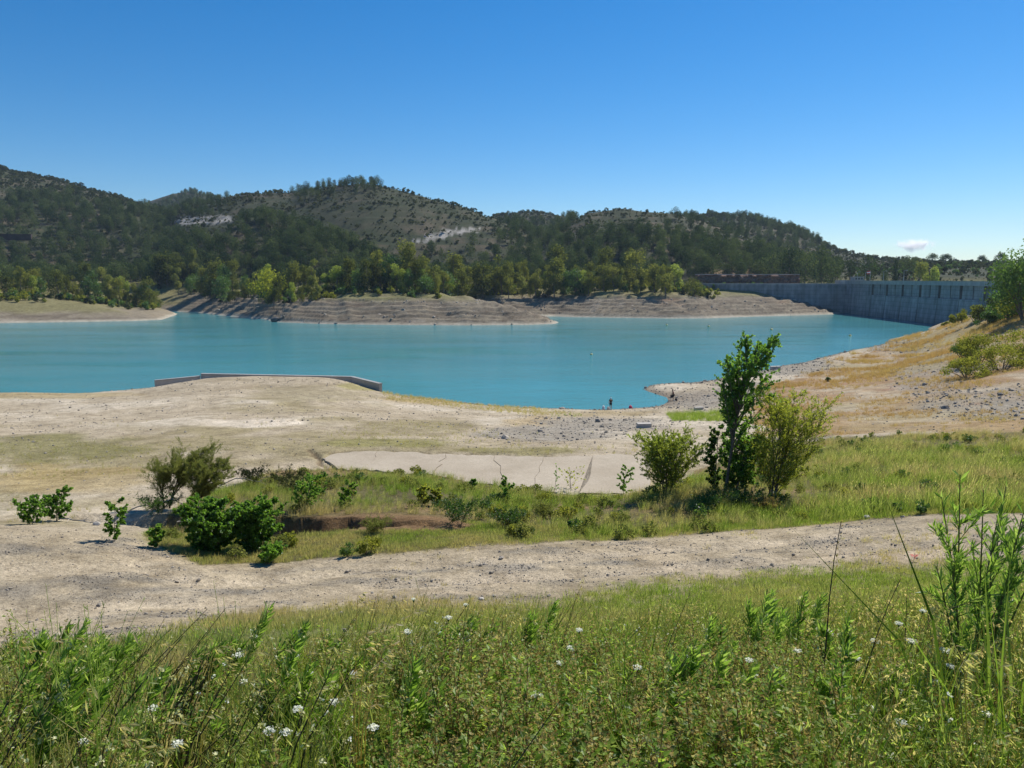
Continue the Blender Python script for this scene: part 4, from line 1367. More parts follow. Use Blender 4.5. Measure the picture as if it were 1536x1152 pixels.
EUCA = [euca_mesh(100 + i, 20.0, ('euca', 'euca', 'soft_willow', 'euca', 'darkbush', 'euca', 'euca', 'tamarisk', 'euca')[i]) for i in range(9)]
PINES = [pine_mesh(200 + i) for i in range(6)]

# the tree line above the far bank: (px, metres back from the waterline, height in photograph pixels)
FAR_XY = np.array(SHORE_FAR)
BANK_CACHE = {}
def bank_point(px, back):
    """a point 'back' metres of depth behind the waterline in this direction"""
    px = round(px)
    if px in BANK_CACHE:
        return BANK_CACHE[px] + back
    a = (px - 768) / F
    ds = np.arange(300, 500, 1.5)
    z = far_z(a * ds, ds)
    # the last water before the hills
    wet = np.where(z < 0.05)[0]
    d0 = ds[wet[-1]] if len(wet) else 300
    if 660 < px < 800:
        d0 = max(d0, np.interp(px, [660, 720, 800], [345, 366, 372]))
    BANK_CACHE[px] = d0
    return d0 + back
def line_height(px):
    return np.interp(px, [-150, 0, 100, 250, 400, 520, 600, 660, 760, 860, 1000], [58, 54, 44, 46, 48, 44, 68, 50, 55, 52, 52])
def tree_region(px):
    for lim, s in ((90, 'behind the pale spit at the far left'), (262, 'above the inlet behind the pale spit'), (440, 'above the shadowed bank left of the promontory'), (560, 'on the left shoulder of the grassy promontory'), (660, 'on the grassy crown of the promontory'), (780, 'above the cove right of the promontory'), (880, 'at the head of the shaded far bank'), (1100, 'on the far bank left of the lone round tree')):
        if px < lim:
            return s
    return 'near the dam'
rt = random.Random(5)
px = -60.0
k = 0
while px < 1002:
    for row in range(2):
        qx = px + rt.uniform(-5, 5) + row * 8
        back = (rt.uniform(28, 42) if row == 0 else rt.uniform(46, 74))
        if 480 < qx < 660 and row == 0:
            back = rt.uniform(52, 62)
        if qx < 262:
            back += 34 * sstep(-qx, -262, -150) + 6
        d = bank_point(qx, back)
        if d > 500:
            d = 470 + rt.uniform(0, 20)
        x = (qx - 768) / F * d
        hp = line_height(qx) * rt.uniform(0.55, 1.18) * (1.0 if row else 0.92)
        hm = hp / F * d
        ek = rt.randrange(9)
        t = tree_obj('eucalyptus_tree', EUCA[ek], '%s %s %s eucalyptus %s' % ('short' if hm < 14 else 'medium' if hm < 18.5 else 'tall', ('olive', 'olive', 'yellow green', 'olive', 'dark green', 'olive', 'olive', 'brownish', 'olive')[ek], ('front row', 'second row')[row], tree_region(qx)), 'tree',
                     (x, d, H(x, d) - 0.3), rt.uniform(0, 6.28), hm / 20.0, 'trees lining the far bank')
        w_ = rt.uniform(0.7, 1.35)
        t.scale = (hm / 20 * w_, hm / 20 * w_, hm / 20)
    px += rt.uniform(11.5, 17.5) if px > 120 else rt.uniform(13, 20)

# single trees that stand out
ym = dome_mesh(301, 13, 14, 1900, 0.62, 'yellow_tree', 16, 5)
d = bank_point(405, 36); x = (405 - 768) / F * d
tree_obj('yellow_green_tree', ym, 'bright yellow green round tree on the bank left of the promontory', 'tree', (x, d, H(x, d) - 0.3), 0, 1.35, parts=('trunk', 'crown'))
om = dome_mesh(302, 9.5, 10, 1300, 0.55, 'euca', 12, 5)
d = 398.0; x = (1036 - 768) / F * d
tree_obj('lone_tree', om, 'lone round olive tree on the far bank beside the dam wing', 'tree', (x, d, H(x, d) - 0.3), 0.5, 1.15, parts=('trunk', 'crown'))
gm = dome_mesh(303, 12, 13, 1700, 0.6, 'darkbush', 14, 5)
for qx, bk, sc, lab in ((668, 42, 1.2, 'dark green round tree in the cove right of the promontory crown'), (640, 50, 0.8, 'smaller dark green tree beside the dark round tree in the cove'), (300, 50, 0.9, 'dark green bushy tree above the shadowed bank'), (880, 52, 0.9, 'dark green bushy tree at the head of the shaded far bank')):
    d = bank_point(qx, bk); x = (qx - 768) / F * d
    tree_obj('broadleaf_tree', gm, lab, 'tree', (x, d, H(x, d) - 0.3), qx, sc, parts=('trunk', 'crown'))
# shrubs at the foot of the far trees
SH = [dome_mesh(310 + i, 2.4, 3.2, 260, 0.42, ('bush', 'darkbush', 'scrub')[i % 3], 7, 3) for i in range(3)]
pts, idx = [], []
for i in range(800):
    qx = rng.uniform(-80, 1080); bk = rng.uniform(36, 85)
    if 840 < qx and bk < 36: bk += 8
    d = bank_point(qx, bk); x = (qx - 768) / F * d
    pts.append((x, d)); idx.append(rng.integers(0, 3))
for i in range(60):
    qx = rng.uniform(1000, 1060); d = rng.uniform(400, 425)
    pts.append(((qx - 768) / F * d, d)); idx.append(rng.integers(0, 3))
pts = np.array(pts); z = height(pts[:, 0], pts[:, 1])
def joined(pair, name):
    """one mesh holding wood and leaves, for stuff"""
    me0, me1 = pair
    vs, fs, ts, ms, n = [], {3: [], 4: []}, {3: [], 4: []}, {3: [], 4: []}, 0
    b = MB()
    for k_, me in enumerate((me0, me1)):
        v = np.empty(len(me.vertices) * 3, np.float32); me.vertices.foreach_get('co', v); v = v.reshape(-1, 3)
        tot = np.empty(len(me.polygons), np.int32); me.polygons.foreach_get('loop_total', tot)
        lv = np.empty(len(me.loops), np.int32); me.loops.foreach_get('vertex_index', lv)
        ti = np.empty(len(me.polygons), np.float32); me.attributes['tint'].data.foreach_get('value', ti)
        st = np.concatenate([[0], np.cumsum(tot)[:-1]])
        b.mat = k_
        q = tot == 4
        first = True
        if q.any():
            b.add(v, lv[st[q][:, None] + np.arange(4)], ti[q]); first = False
        if (~q).any():
            if not first:
                b.v.pop(); b.n -= len(v)
            b.add(v, lv[st[~q][:, None] + np.arange(3)], ti[~q])
    return b.mesh(name, [me0.materials[0], me1.materials[0]])
SHJ = [joined(s_, 'shrub') for s_ in SH]
scatter('undergrowth', np.c_[pts, z - 0.15], SHJ, rots(len(pts), 0.05), rng.uniform(0.6, 1.7, len(pts)), idx, np.zeros(len(pts)), 'low shrubs at the foot of the far trees', 'shrubs')

# ------------------------------------------------------------------ pines on the hills
PINE_ZONES = [
 ('foot', [(-200, 408), (1010, 408), (1010, 442), (-200, 442)], 0.6),
 ('left', [(-200, 262), (0, 300), (70, 296), (150, 292), (225, 308), (330, 318), (335, 350), (300, 365), (280, 420), (-200, 420)], 0.68),
 ('spur', [(330, 350), (365, 334), (400, 326), (450, 342), (540, 372), (580, 400), (560, 422), (250, 422), (290, 372)], 0.92),
 ('right', [(872, 356), (930, 352), (1000, 352), (1100, 372), (1190, 394), (1260, 408), (1262, 424), (850, 424), (838, 385)], 0.85),
 ('middle', [(580, 380), (640, 366), (720, 348), (780, 336), (860, 328), (880, 345), (850, 395), (850, 424), (600, 424), (580, 400)], 0.42),
 ('crest', [(435, 300), (440, 284), (560, 274), (580, 288), (520, 296)], 0.75),
 ('far_right', [(1000, 326), (1120, 325), (1215, 350), (1245, 378), (1150, 378), (1040, 352)], 0.55),
 ('far_bump', [(225, 312), (300, 280), (345, 296), (345, 330), (240, 330)], 0.6),
]
ZLAB = {'foot': 'dark pine close behind the trees of the far bank', 'left': 'dark pine on the wooded hillside at the far left', 'spur': 'dark pine in the dense stand on the low spur below the main hill', 'right': 'dark pine on the wooded slope of the right hill', 'middle': 'scattered dark pine on the slope between the two main hills',
        'crest': 'dark pine on the crest of the main hill', 'far_right': 'small dark pine on the farthest ridge at right', 'far_bump': 'small dark pine on the distant bump behind the left saddle'}
npts = 60000
Yp = np.sqrt(rng.uniform(425 ** 2, 1650 ** 2, npts)); ap = rng.uniform(-0.78, 0.62, npts)
Xp = ap * Yp
Zp = height(Xp, Yp)
ppx, ppy = project(Xp, Yp, Zp)
# what the camera can see of the hills
def visible(X, Y, Z, lift=6.0):
    ok = np.ones(len(X), bool)
    for f in np.linspace(0.6, 0.98, 13):
        q = np.where(ok)[0]
        ok[q] = far_z(X[q] * f, Y[q] * f) < (CAMZ + (Z[q] + lift - CAMZ) * f)
    return ok
clump = fbm(Xp, Yp, 70, 3)
zone = np.full(npts, -1)
for i, (nm, poly, dens) in enumerate(PINE_ZONES):
    m = in_poly(ppx, ppy, poly) & (zone < 0)
    keep = rng.random(npts) < dens * np.clip(0.75 + 1.0 * clump, 0.1, 1.2)
    if nm == 'left':
        keep &= ~((ppy < 292 + 0.12 * ppx) & (clump < 0.25))
    keep &= Zp > 12.5
    keep &= ~(in_poly(ppx, ppy - 6, [(250, 350), (262, 322), (350, 318), (356, 345), (320, 358)]) | in_poly(ppx, ppy - 6, [(610, 376), (660, 340), (725, 336), (730, 360), (680, 372)]))
    zone[m & keep] = i
sel = np.where(zone >= 0)[0]
sel = sel[visible(Xp[sel], Yp[sel], Zp[sel])]
# thin them so that crowns stand apart
order = sel[np.argsort(Yp[sel])]
cell = {}
kept = []
for i in order:
    g = 6.0 if zone[i] in (0, 2, 3) else 7.5
    key = (int(Xp[i] // g), int(Yp[i] // g))
    if key in cell:
        continue
    cell[key] = 1
    kept.append(i)
kept = np.array(kept)
ph = rng.uniform(8.5, 14.0, len(kept)) * np.where(zone[kept] == 5, 0.8, 1.0)
ph *= np.where(zone[kept] >= 6, 0.75, 1.0)
show = ph / Yp[kept]
big = np.argsort(-show)[:300]
def pine_label(zn, qx, qy, hh):
    size = 'short' if hh < 9.5 else 'mid-sized' if hh < 11.5 else 'tall'
    if zn == 'foot':
        return '%s dark pine behind the eucalyptus %s' % (size, tree_region(qx))
    lev = 'lower' if qy > 402 else 'middle' if qy > 375 else 'upper'
    part = {'left': 'far left hillside', 'spur': 'low wooded spur', 'right': 'wooded right hill', 'middle': 'slope between the main hills', 'crest': 'main hill crest', 'far_right': 'farthest right ridge', 'far_bump': 'distant bump at left'}[zn]
    lo, hi = {'left': (0, 300), 'spur': (270, 560), 'right': (850, 1250), 'middle': (620, 870), 'crest': (440, 570), 'far_right': (1050, 1230), 'far_bump': (230, 340)}[zn]
    f = (qx - lo) / (hi - lo)
    side = 'left end' if f < 0.25 else 'left middle' if f < 0.5 else 'right middle' if f < 0.75 else 'right end'
    return '%s dark pine %s at the %s of the %s' % (size, lev, side, part)
isbig = np.zeros(len(kept), bool); isbig[big] = True
for j in big:
    i = kept[j]
    s = ph[j] / 12.0
    t = tree_obj('pine_tree', PINES[rng.integers(0, 6)], pine_label(PINE_ZONES[zone[i]][0], ppx[i], ppy[i], ph[j]), 'tree', (Xp[i], Yp[i], Zp[i] - 0.6), rng.uniform(0, 6.28), s, 'pines on the %s' % {'foot': 'foot of the hills', 'left': 'left hillside', 'spur': 'low spur', 'right': 'right hill', 'middle': 'middle slopes', 'crest': 'main crest', 'far_right': 'far right ridge', 'far_bump': 'distant bump'}[PINE_ZONES[zone[i]][0]])
    w_ = rng.uniform(0.9, 1.25); t.scale = (s * w_, s * w_, s)
PJ = [joined(p_, 'pine') for p_ in PINES]
rest = kept[~isbig]
scatter('forest', np.c_[Xp[rest], Yp[rest], Zp[rest] - 0.6], PJ, rots(len(rest), 0.03), ph[~isbig] / 12.0, rng.integers(0, 6, len(rest)), np.zeros(len(rest)), 'far pine forest covering the hills', 'forest')
print('pines', len(kept))

# scrub on the open slopes
SC = [dome_mesh(330 + i, 1.7, 2.6, 110, 0.42, 'scrub', 6, 0) for i in range(4)]
SCJ = [joined(s_, 'scrub') for s_ in SC]
nn = 115000
Ys = np.sqrt(rng.uniform(440 ** 2, 1500 ** 2, nn)); Xs = rng.uniform(-0.78, 0.75, nn) * Ys
Zs = height(Xs, Ys)
keep = (Zs > 16.5) & (rng.random(nn) < np.clip(0.7 + 0.9 * fbm(Xs, Ys, 40, 3), 0.15, 1))
keep[keep] &= visible(Xs[keep], Ys[keep], Zs[keep], 2.5)
Xs, Ys, Zs = Xs[keep], Ys[keep], Zs[keep]
scatter('scrub', np.c_[Xs, Ys, Zs - 0.15], SCJ, rots(len(Xs), 0.08), rng.gamma(2.2, 0.36, len(Xs)).clip(0.25, 2.4) * np.clip(Ys / 700, 0.8, 1.4), rng.integers(0, 4, len(Xs)), np.zeros(len(Xs)), 'low dark scrub dotting the open hillsides', 'scrub')
print('scrub', len(Xs))

# trees behind the dam
UP = [umbrella_pine_mesh(400 + i) for i in range(2)]
cy_w, cy_l = MB(), MB()
cy_w.tube([(0, 0, -0.5), (0, 0, 4), (0, 0, 9.5)], [0.2, 0.15, 0.04], 5)
lobe_crown(cy_l, [(0, 0, 1.6 + 0.9 * i, 0.95 * math.sin(math.pi * (0.18 + 0.8 * i / 11)) + 0.12, 0.95 * math.sin(math.pi * (0.18 + 0.8 * i / 11)) + 0.12, 0.8) for i in range(11)], 1100, 0.4, np.random.default_rng(9), 0.0, 0.7, 0.5)
CYP = (cy_w.mesh('trunk', M['bark']), cy_l.mesh('crown', M['pine']))
def back_tree(px, py_base, d, hpx, pair, name, label, wide=1.0, h0=12.0, group=None):
    x = (px - 768) / F * d
    zb = at_d(px, py_base, d)[2]
    zg = H(x, d)
    s = hpx / F * d / h0
    t = tree_obj(name, pair, label, 'tree', (x, d, min(zb, zg)), px, s, group)
    ex = max(0, zb - zg)
    t.location.z = zg - 0.3
    s2 = (hpx / F * d + ex) / h0
    t.scale = (s * wide, s * wide, s2)
back_tree(1337, 421, 470, 31, CYP, 'cypress_tree', 'slim dark cypress rising behind the dam crest', 1.3, 10.3)
for px, b, d, hp, lab in ((1180, 412, 470, 40, 'large dark pine left of the gatehouse'), (1205, 414, 462, 36, 'dark spreading pine just left of the gatehouse'), (1228, 416, 470, 44, 'tall dark pine behind the gatehouse'), (1155, 408, 470, 30, 'dark pine above the rock cutting'), (1243, 418, 480, 30, 'dark pine touching the gatehouse roofline'), (1270, 414, 500, 24, 'rounded dark pine behind the lamp post'), (1297, 416, 480, 30, 'dark pine behind the flagpole'), (1322, 419, 460, 16, 'short dark pine left of the cypress'), (1355, 420, 500, 30, 'dark pine right of the cypress')):
    back_tree(px, b, d, hp, PINES[(px * 3) % 6], 'pine_tree', lab, 1.5, 12, 'pines behind the dam')
for px, b, d, hp, w_, lab in ((1366, 400, 660, 15, 1.0, 'small umbrella pine on the ridge left of the cloud'), (1391, 400, 660, 20, 1.1, 'umbrella pine with a raised crown on the right ridge'), (1411, 401, 650, 19, 1.6, 'wide flat umbrella pine on the right ridge'), (1464, 402, 660, 16, 1.3, 'round pine on the ridge near the right edge'), (1492, 402, 660, 21, 1.2, 'tall umbrella pine on the ridge beside the right edge tree')):
    back_tree(px, b, d, hp, UP[px % 2], 'umbrella_pine', lab, w_, 11.3, 'umbrella pines on the right ridge')
for px, d, hp, lab in ((1372, 440, 30, 'light green poplar crown left of centre behind the dam'), (1388, 450, 24, 'light green poplar crown behind the dam bays'), (1402, 445, 18, 'low light green tree behind the dam at right')):
    back_tree(px, 421, d, hp, EUCA[px % 7], 'poplar_tree', lab, 1.6, 20, 'light trees behind the dam')
pts = []
for i in range(620):
    qx = rng.uniform(1270, 1560); d = rng.uniform(470, 680)
    if i > 560:
        qx = rng.uniform(1030, 1240); d = rng.uniform(437, 442)
    pts.append(((qx - 768) / F * d, d))
pts = np.array(pts); z = height(pts[:, 0], pts[:, 1])
scatter('hillside_bushes', np.c_[pts, z - 0.2], SHJ, rots(len(pts), 0.05), rng.uniform(0.5, 1.6, len(pts)), rng.choice([1, 2, 2], len(pts)), np.zeros(len(pts)), 'round bushes on the slope behind the dam', 'bushes')
print('part3 ok')
# ------------------------------------------------------------------ mid-ground trees and bushes
def branchy(seed, h, w, trunk, nprim, ntwig, nleaf, leafL, leafW, mat, lean=(0.1, 0), up=0.85, start=0.3, taper=0.8, wood_mat='bark', r0=None, spread_tip=0.25, leaf_up=0.3, multi=1):
    """small tree or shrub: trunk(s), primaries swept upward, twigs, single leaves on the twigs"""
    r = np.random.default_rng(seed)
    wood, leaf = MB(), MB()
    r0 = r0 or h * 0.014
    C, A, T = [], [], []
    for s_ in range(multi):
        a0 = r.uniform(0, 6.28)
        off = np.array((math.cos(a0), math.sin(a0))) * (w * 0.06 if multi > 1 else 0)
        ln = np.array(lean) + (np.array((math.cos(a0), math.sin(a0))) * w / h * 0.42 * r.uniform(0.4, 1) if multi > 1 else 0)
        hh = h * (r.uniform(0.75, 1.0) if multi > 1 else 1.0)
        z = np.linspace(-0.12, hh * trunk, 8)
        f = z / hh
        P = np.c_[off[0] + ln[0] * hh * np.abs(f) ** 1.3, off[1] + ln[1] * hh * np.abs(f) ** 1.3, z]
        P[0, :2] = off
        P[:, :2] += r.normal(0, 0.006 * h, (8, 2)) * np.linspace(0, 1, 8)[:, None]
        wood.tube(P, np.linspace(r0, r0 * 0.3, 8), 6)
        for i in range(nprim):
            t = start + (0.98 - start) * (i + r.random()) / nprim
            base = np.array([np.interp(t * hh * trunk, z, P[:, q]) for q in range(3)])
            a = r.uniform(0, 6.28)
            prof = math.sin(math.pi * (0.18 + 0.70 * t)) ** 0.8
            L = (w * 0.5) * (0.3 + 0.8 * prof) / max(0.25, math.sqrt(1 - up * up)) * r.uniform(0.75, 1.1)
            L = min(L, (hh * 1.04 - base[2]) / max(0.3, up) if up > 0.3 else L)
            if L < 0.05 * h:
                L = 0.05 * h
            hz = math.sqrt(max(0, 1 - up * up))
            d0 = np.array((math.cos(a) * hz + lean[0] * 0.8, math.sin(a) * hz + lean[1] * 0.8, up))
            d1 = d0 + np.array((math.cos(a) * spread_tip + lean[0], math.sin(a) * spread_tip, 0.15))
            Q = np.array([base, base + d0 * L * 0.35, base + d0 * L * 0.35 + d1 * L * 0.35, base + d0 * L * 0.3 + d1 * L * 0.72])
            wood.tube(Q, [r0 * 0.42, r0 * 0.3, r0 * 0.18, r0 * 0.07], 4)
            for j in range(ntwig):
                f = r.uniform(0.18, 1.0)
                b2 = np.array([np.interp(f * 3, range(4), Q[:, q]) for q in range(3)])
                dv = rand_unit(1, r)[0] * 0.75 + d0 * 0.7 + np.array((lean[0], 0, 0.12))
                dv /= np.linalg.norm(dv)
                TL = L * r.uniform(0.14, 0.34) * taper
                if j % 2 == 0:
                    wood.tube([b2, b2 + dv * TL * 0.5, b2 + dv * TL + (0, 0, TL * 0.1)], [r0 * 0.1, r0 * 0.07, r0 * 0.04], 3)
                k = nleaf
                ff = r.uniform(0.05, 1.0, k)
                C.append(b2 + dv * TL * ff[:, None]); A.append(dv * 0.6 + rand_unit(k, r) * 0.9 + (lean[0] * 1.5, 0, leaf_up)); T.append(np.clip(r.normal(0.5 + r.normal(0, 0.08), 0.2, k), 0, 1))
    C, A, T = np.concatenate(C), np.concatenate(A), np.concatenate(T)
    nrm = rand_unit(len(C), r) + np.array((0, 0, 0.8))
    s = r.uniform(0.65, 1.25, len(C))
    leaf.leaves(C, A, nrm, leafL * s, leafW * s, T, 0.2)
    fit = h / max(1e-3, np.percentile(C[:, 2], 99.5))       # keep the stated height
    for q in (wood, leaf):
        q.v = [v_ * fit for v_ in q.v]
    return wood.mesh('trunk', M[wood_mat]), leaf.mesh('crown', M[mat])

def plant_at(px, py, name, pair, label, cat='tree', parts=('trunk', 'crown'), rotz=0.0, group=None, scale=1.0, dmin=3.0):
    p = on_ground(px, py, 200, dmin)
    t = thing(name, label, cat, (p.x, p.y, p.z - 0.04), rotz, group, scale)
    for nm, me in zip(parts, pair):
        link(nm, me, t)
    return t, p

def hgt(px, py, hpx):
    """metres that hpx photograph pixels measure on the ground at (px, py)"""
    p = on_ground(px, py, 200, 3.0)
    return hpx / F * p.y * 1.02

h = hgt(1088, 742, 240)
plant_at(1088, 742, 'poplar_tree', branchy(11, h, h * 0.25, 0.80, 40, 13, 26, 0.10, 0.088, 'poplar', (0.15, 0), 0.90, 0.34, 0.9, r0=0.07, spread_tip=0.12), 'tall young poplar bent by the wind, its crown against the lake')
h = hgt(1072, 736, 98)
plant_at(1072, 736, 'young_poplar', branchy(12, h, h * 0.26, 0.9, 34, 8, 26, 0.085, 0.07, 'darkbush', (0.02, 0), 0.6, 0.02, 0.9, r0=0.03), 'narrow dark green young poplar at the left foot of the tall poplar')
h = hgt(1102, 740, 92)
plant_at(1102, 740, 'young_poplar', branchy(13, h, h * 0.52, 0.9, 34, 8, 26, 0.08, 0.062, 'poplar', (0.03, 0), 0.6, 0.02, 0.9, r0=0.03, multi=3), 'bushy young poplar in front of the tall poplar trunk')
h = hgt(1158, 752, 168)
plant_at(1158, 752, 'willow_tree', branchy(14, h, h * 0.50, 0.85, 22, 12, 26, 0.09, 0.034, 'willow', (0.10, 0), 0.80, 0.04, 0.95, r0=0.035, multi=5, spread_tip=0.2), 'yellow green willow leaning right beside the tall poplar')
h = hgt(1000, 742, 98)
plant_at(1000, 742, 'willow_tree', branchy(15, h, h * 0.72, 0.85, 24, 11, 28, 0.08, 0.034, 'soft_willow', (0.02, 0), 0.72, 0.03, 0.9, r0=0.028, multi=4, spread_tip=0.2), 'small rounded yellow green willow at the right end of the apron')
h = hgt(262, 764, 96)
plant_at(250, 764, 'tamarisk_tree', branchy(16, h, h * 0.75, 0.85, 18, 15, 60, 0.12, 0.011, 'tamarisk', (0.22, 0), 0.85, 0.25, 1.1, r0=0.045, multi=3, spread_tip=0.3, wood_mat='dark_stem'), 'feathery olive brown tamarisk bent over by the wind')
h = hgt(300, 768, 78)
plant_at(293, 766, 'tamarisk_tree', branchy(17, h, h * 0.6, 0.85, 18, 15, 60, 0.12, 0.011, 'tamarisk', (0.28, 0), 0.82, 0.2, 1.1, r0=0.035, multi=2, spread_tip=0.3, wood_mat='dark_stem'), 'smaller green tamarisk right of the brown one')
h = hgt(330, 832, 84)
plant_at(318, 830, 'poplar_bush', branchy(18, h, h * 0.62, 0.9, 22, 10, 30, 0.058, 0.048, 'poplar', (0.03, 0), 0.5, 0.02, 0.95, r0=0.022, multi=5), 'dense green poplar bush beside the gully', 'bush', ('stem', 'foliage'))
h = hgt(382, 828, 80)
plant_at(380, 826, 'poplar_bush', branchy(19, h, h * 0.58, 0.9, 22, 10, 30, 0.058, 0.048, 'poplar', (0.04, 0), 0.5, 0.02, 0.95, r0=0.02, multi=5), 'bright green poplar bush touching the gully cut', 'bush', ('stem', 'foliage'))
SAP = [(46, 786, 42, 0.85, 'left one of the two green saplings at the left edge'), (84, 783, 52, 0.6, 'right one of the two green saplings at the left edge'), (172, 812, 66, 0.42, 'narrow green sapling left of the poplar bush'),
       (233, 822, 36, 0.5, 'tiny green sapling just left of the poplar bush'), (455, 766, 56, 0.75, 'leafy sapling above the gully cut'), (516, 763, 44, 0.5, 'slim bright sapling leaning right above the gully'),
       (634, 758, 32, 0.5, 'small pale sapling above the end of the gully'), (653, 760, 28, 0.5, 'lower pale sapling right of its twin above the gully'), (758, 757, 44, 0.45, 'slim sapling below the middle of the apron'),
       (858, 740, 42, 0.7, 'sparse sapling at the lower edge of the apron'), (832, 741, 46, 0.25, 'thin bare-stemmed sapling beside the sparse one'), (935, 743, 46, 0.42, 'slim sapling in front of the right apron panel'), (708, 737, 20, 0.5, 'tiny sprig in the grass below the apron'),
       (400, 846, 30, 0.9, 'low bright shrub at the foot of the poplar bush')]
for i, (px, py, hp, wr, lab) in enumerate(SAP):
    h = hgt(px, py, hp)
    sparse = 'sparse' in lab or 'thin' in lab
    plant_at(px, py, 'sapling', branchy(40 + i, h, h * wr, 0.95, 9 if sparse else 20, 3 if sparse else 6, 7 if sparse else 26, 0.062, 0.05, 'poplar' if i not in (6, 7, 9) else 'willow', (0.08 if i != 5 else 0.22, 0), 0.55, 0.05, 0.9, r0=0.012, multi=1 if wr < 0.6 else 2), lab, 'sapling', ('stem', 'foliage'))
# low bushes in the grass belt
LOW = [(690, 790, 42, 1.9, 'darkbush', 'low dark green herb clump in the middle of the grass belt'), (760, 792, 30, 2.0, 'darkbush', 'second low green herb clump right of the first'), (812, 776, 26, 1.5, 'tamarisk', 'brown dry tussock in the grass belt below the apron'),
       (1148, 770, 22, 1.6, 'seed', 'small reddish dry tuft under the leaning willow'), (1060, 766, 30, 2.4, 'darkbush', 'dark shaded bush under the young poplars'), (1118, 766, 34, 2.0, 'darkbush', 'dark shaded bush between poplar and willow'),
       (560, 800, 26, 1.9, 'tamarisk', 'brown dry shrub hanging over the gully end'), (240, 772, 34, 2.2, 'darkbush', 'dark green low bush under the tamarisk'), (430, 740, 34, 2.0, 'scrub', 'grey green broom clump above the gully'), (380, 728, 28, 2.2, 'scrub', 'grey green broom clump right of the tamarisk')]
for i, (px, py, hp, wr, mt, lab) in enumerate(LOW):
    h = hgt(px, py, hp)
    plant_at(px, py, 'low_bush', branchy(70 + i, h, h * wr, 0.9, 14, 6, 14, 0.085, 0.022 if mt != 'tamarisk' else 0.012, mt, (0.05, 0), 0.6, 0.03, 0.9, r0=0.008, multi=4), lab, 'bush', ('stem', 'foliage'))
# bushes and trees on the right slope
def right_bush(px, py, d, hpx, wratio, mat, lab, name='round_bush', cat='bush', n=3200, size=0.16, nl=14):
    x = (px - 768) / F * d
    z = H(x, d)
    zt = at_d(px, py, d)[2]
    h = hpx / F * d
    pr = dome_mesh(int(px * 7 + py), h, h * wratio, n, size, mat, nl, 4)
    tree_obj(name, pr, lab, cat, (x, d, z - 0.15), 0.3, 1.0, parts=('stem', 'foliage') if cat == 'bush' else ('trunk', 'crown'))
RB = [(1472, 520, 112, 46, 1.9, 'bush', 'round yellow green bush on the dry right slope', 0.22), (1450, 516, 116, 34, 1.5, 'darkbush', 'dark left flank bush beside the round yellow green bush', 0.2),
      (1508, 545, 100, 42, 2.4, 'bush', 'spreading yellow green bush nearest the right edge', 0.2), (1458, 552, 100, 34, 2.6, 'bush', 'low yellow green bush at the lower left of the right slope group', 0.2), (1540, 530, 105, 50, 2.2, 'bush', 'yellow green bush cut by the right edge of the frame', 0.22),
      (1440, 492, 190, 16, 2.4, 'bush', 'low bush at the top of the dry slope near the dam', 0.3), (1462, 482, 180, 26, 1.9, 'bush', 'mid green bush on the slope in front of the dam end', 0.3), (1490, 478, 170, 40, 1.6, 'scrub', 'grey green bush against the dam end', 0.3), (1515, 478, 160, 52, 1.5, 'darkbush', 'dark green bush under the right edge tree', 0.3), (1540, 470, 150, 60, 1.5, 'bush', 'tall olive bush at the right edge below the tree', 0.3),
      (1484, 500, 165, 24, 2.2, 'darkbush', 'dark low bush above the rubble strip', 0.28), (1246, 578, 122, 8, 1.2, 'darkbush', 'single small dark bush on the open dry slope', 0.12), (1420, 500, 215, 9, 2.0, 'bush', 'tiny bush near the water edge by the dam', 0.25)]
for (px, py, d, hp, wr, mt, lab, sz) in RB:
    right_bush(px, py, d, hp, wr, mt, lab, size=sz)
right_bush(1535, 470, 145, 124, 0.85, 'darkbush', 'large dark green tree cut by the right edge of the frame', 'broadleaf_tree', 'tree', 7500, 0.42, 30)
right_bush(1512, 468, 160, 58, 0.8, 'poplar', 'lighter green tree left of the large right edge tree', 'broadleaf_tree', 'tree', 3200, 0.38, 18)

# ------------------------------------------------------------------ dead branches
def dead_branch(seed, px, py, lpx, label, arch=0.25, ang=0.0):
    r = np.random.default_rng(seed)
    p = on_ground(px, py, 200, 3.0)
    L = lpx / F * p.y
    b = MB()
    t = np.linspace(0, 1, 9)
    P = np.c_[(t - 0.5) * L, 0.15 * L * np.sin(t * 2 + seed), arch * L * np.sin(t * math.pi) + 0.04]
    P += r.normal(0, 0.01 * L, P.shape)
    b.tube(P, np.linspace(0.03, 0.008, 9), 5)
    for i in range(7):
        k_ = r.integers(2, 8)
        d_ = np.array((0.6, r.normal(0, 0.5), r.uniform(0.0, 0.5))); l2 = L * r.uniform(0.1, 0.28)
        b.tube([P[k_], P[k_] + d_ * l2 * 0.5, P[k_] + d_ * l2 + (0, 0, -0.06 * l2)], [0.012, 0.008, 0.004], 4)
    o = link('dead_branch', b.mesh('dead_branch', M['dead_wood']), None, (p.x, p.y, p.z), ang)
    tag(o, label, 'branch', 'bleached dead branches')
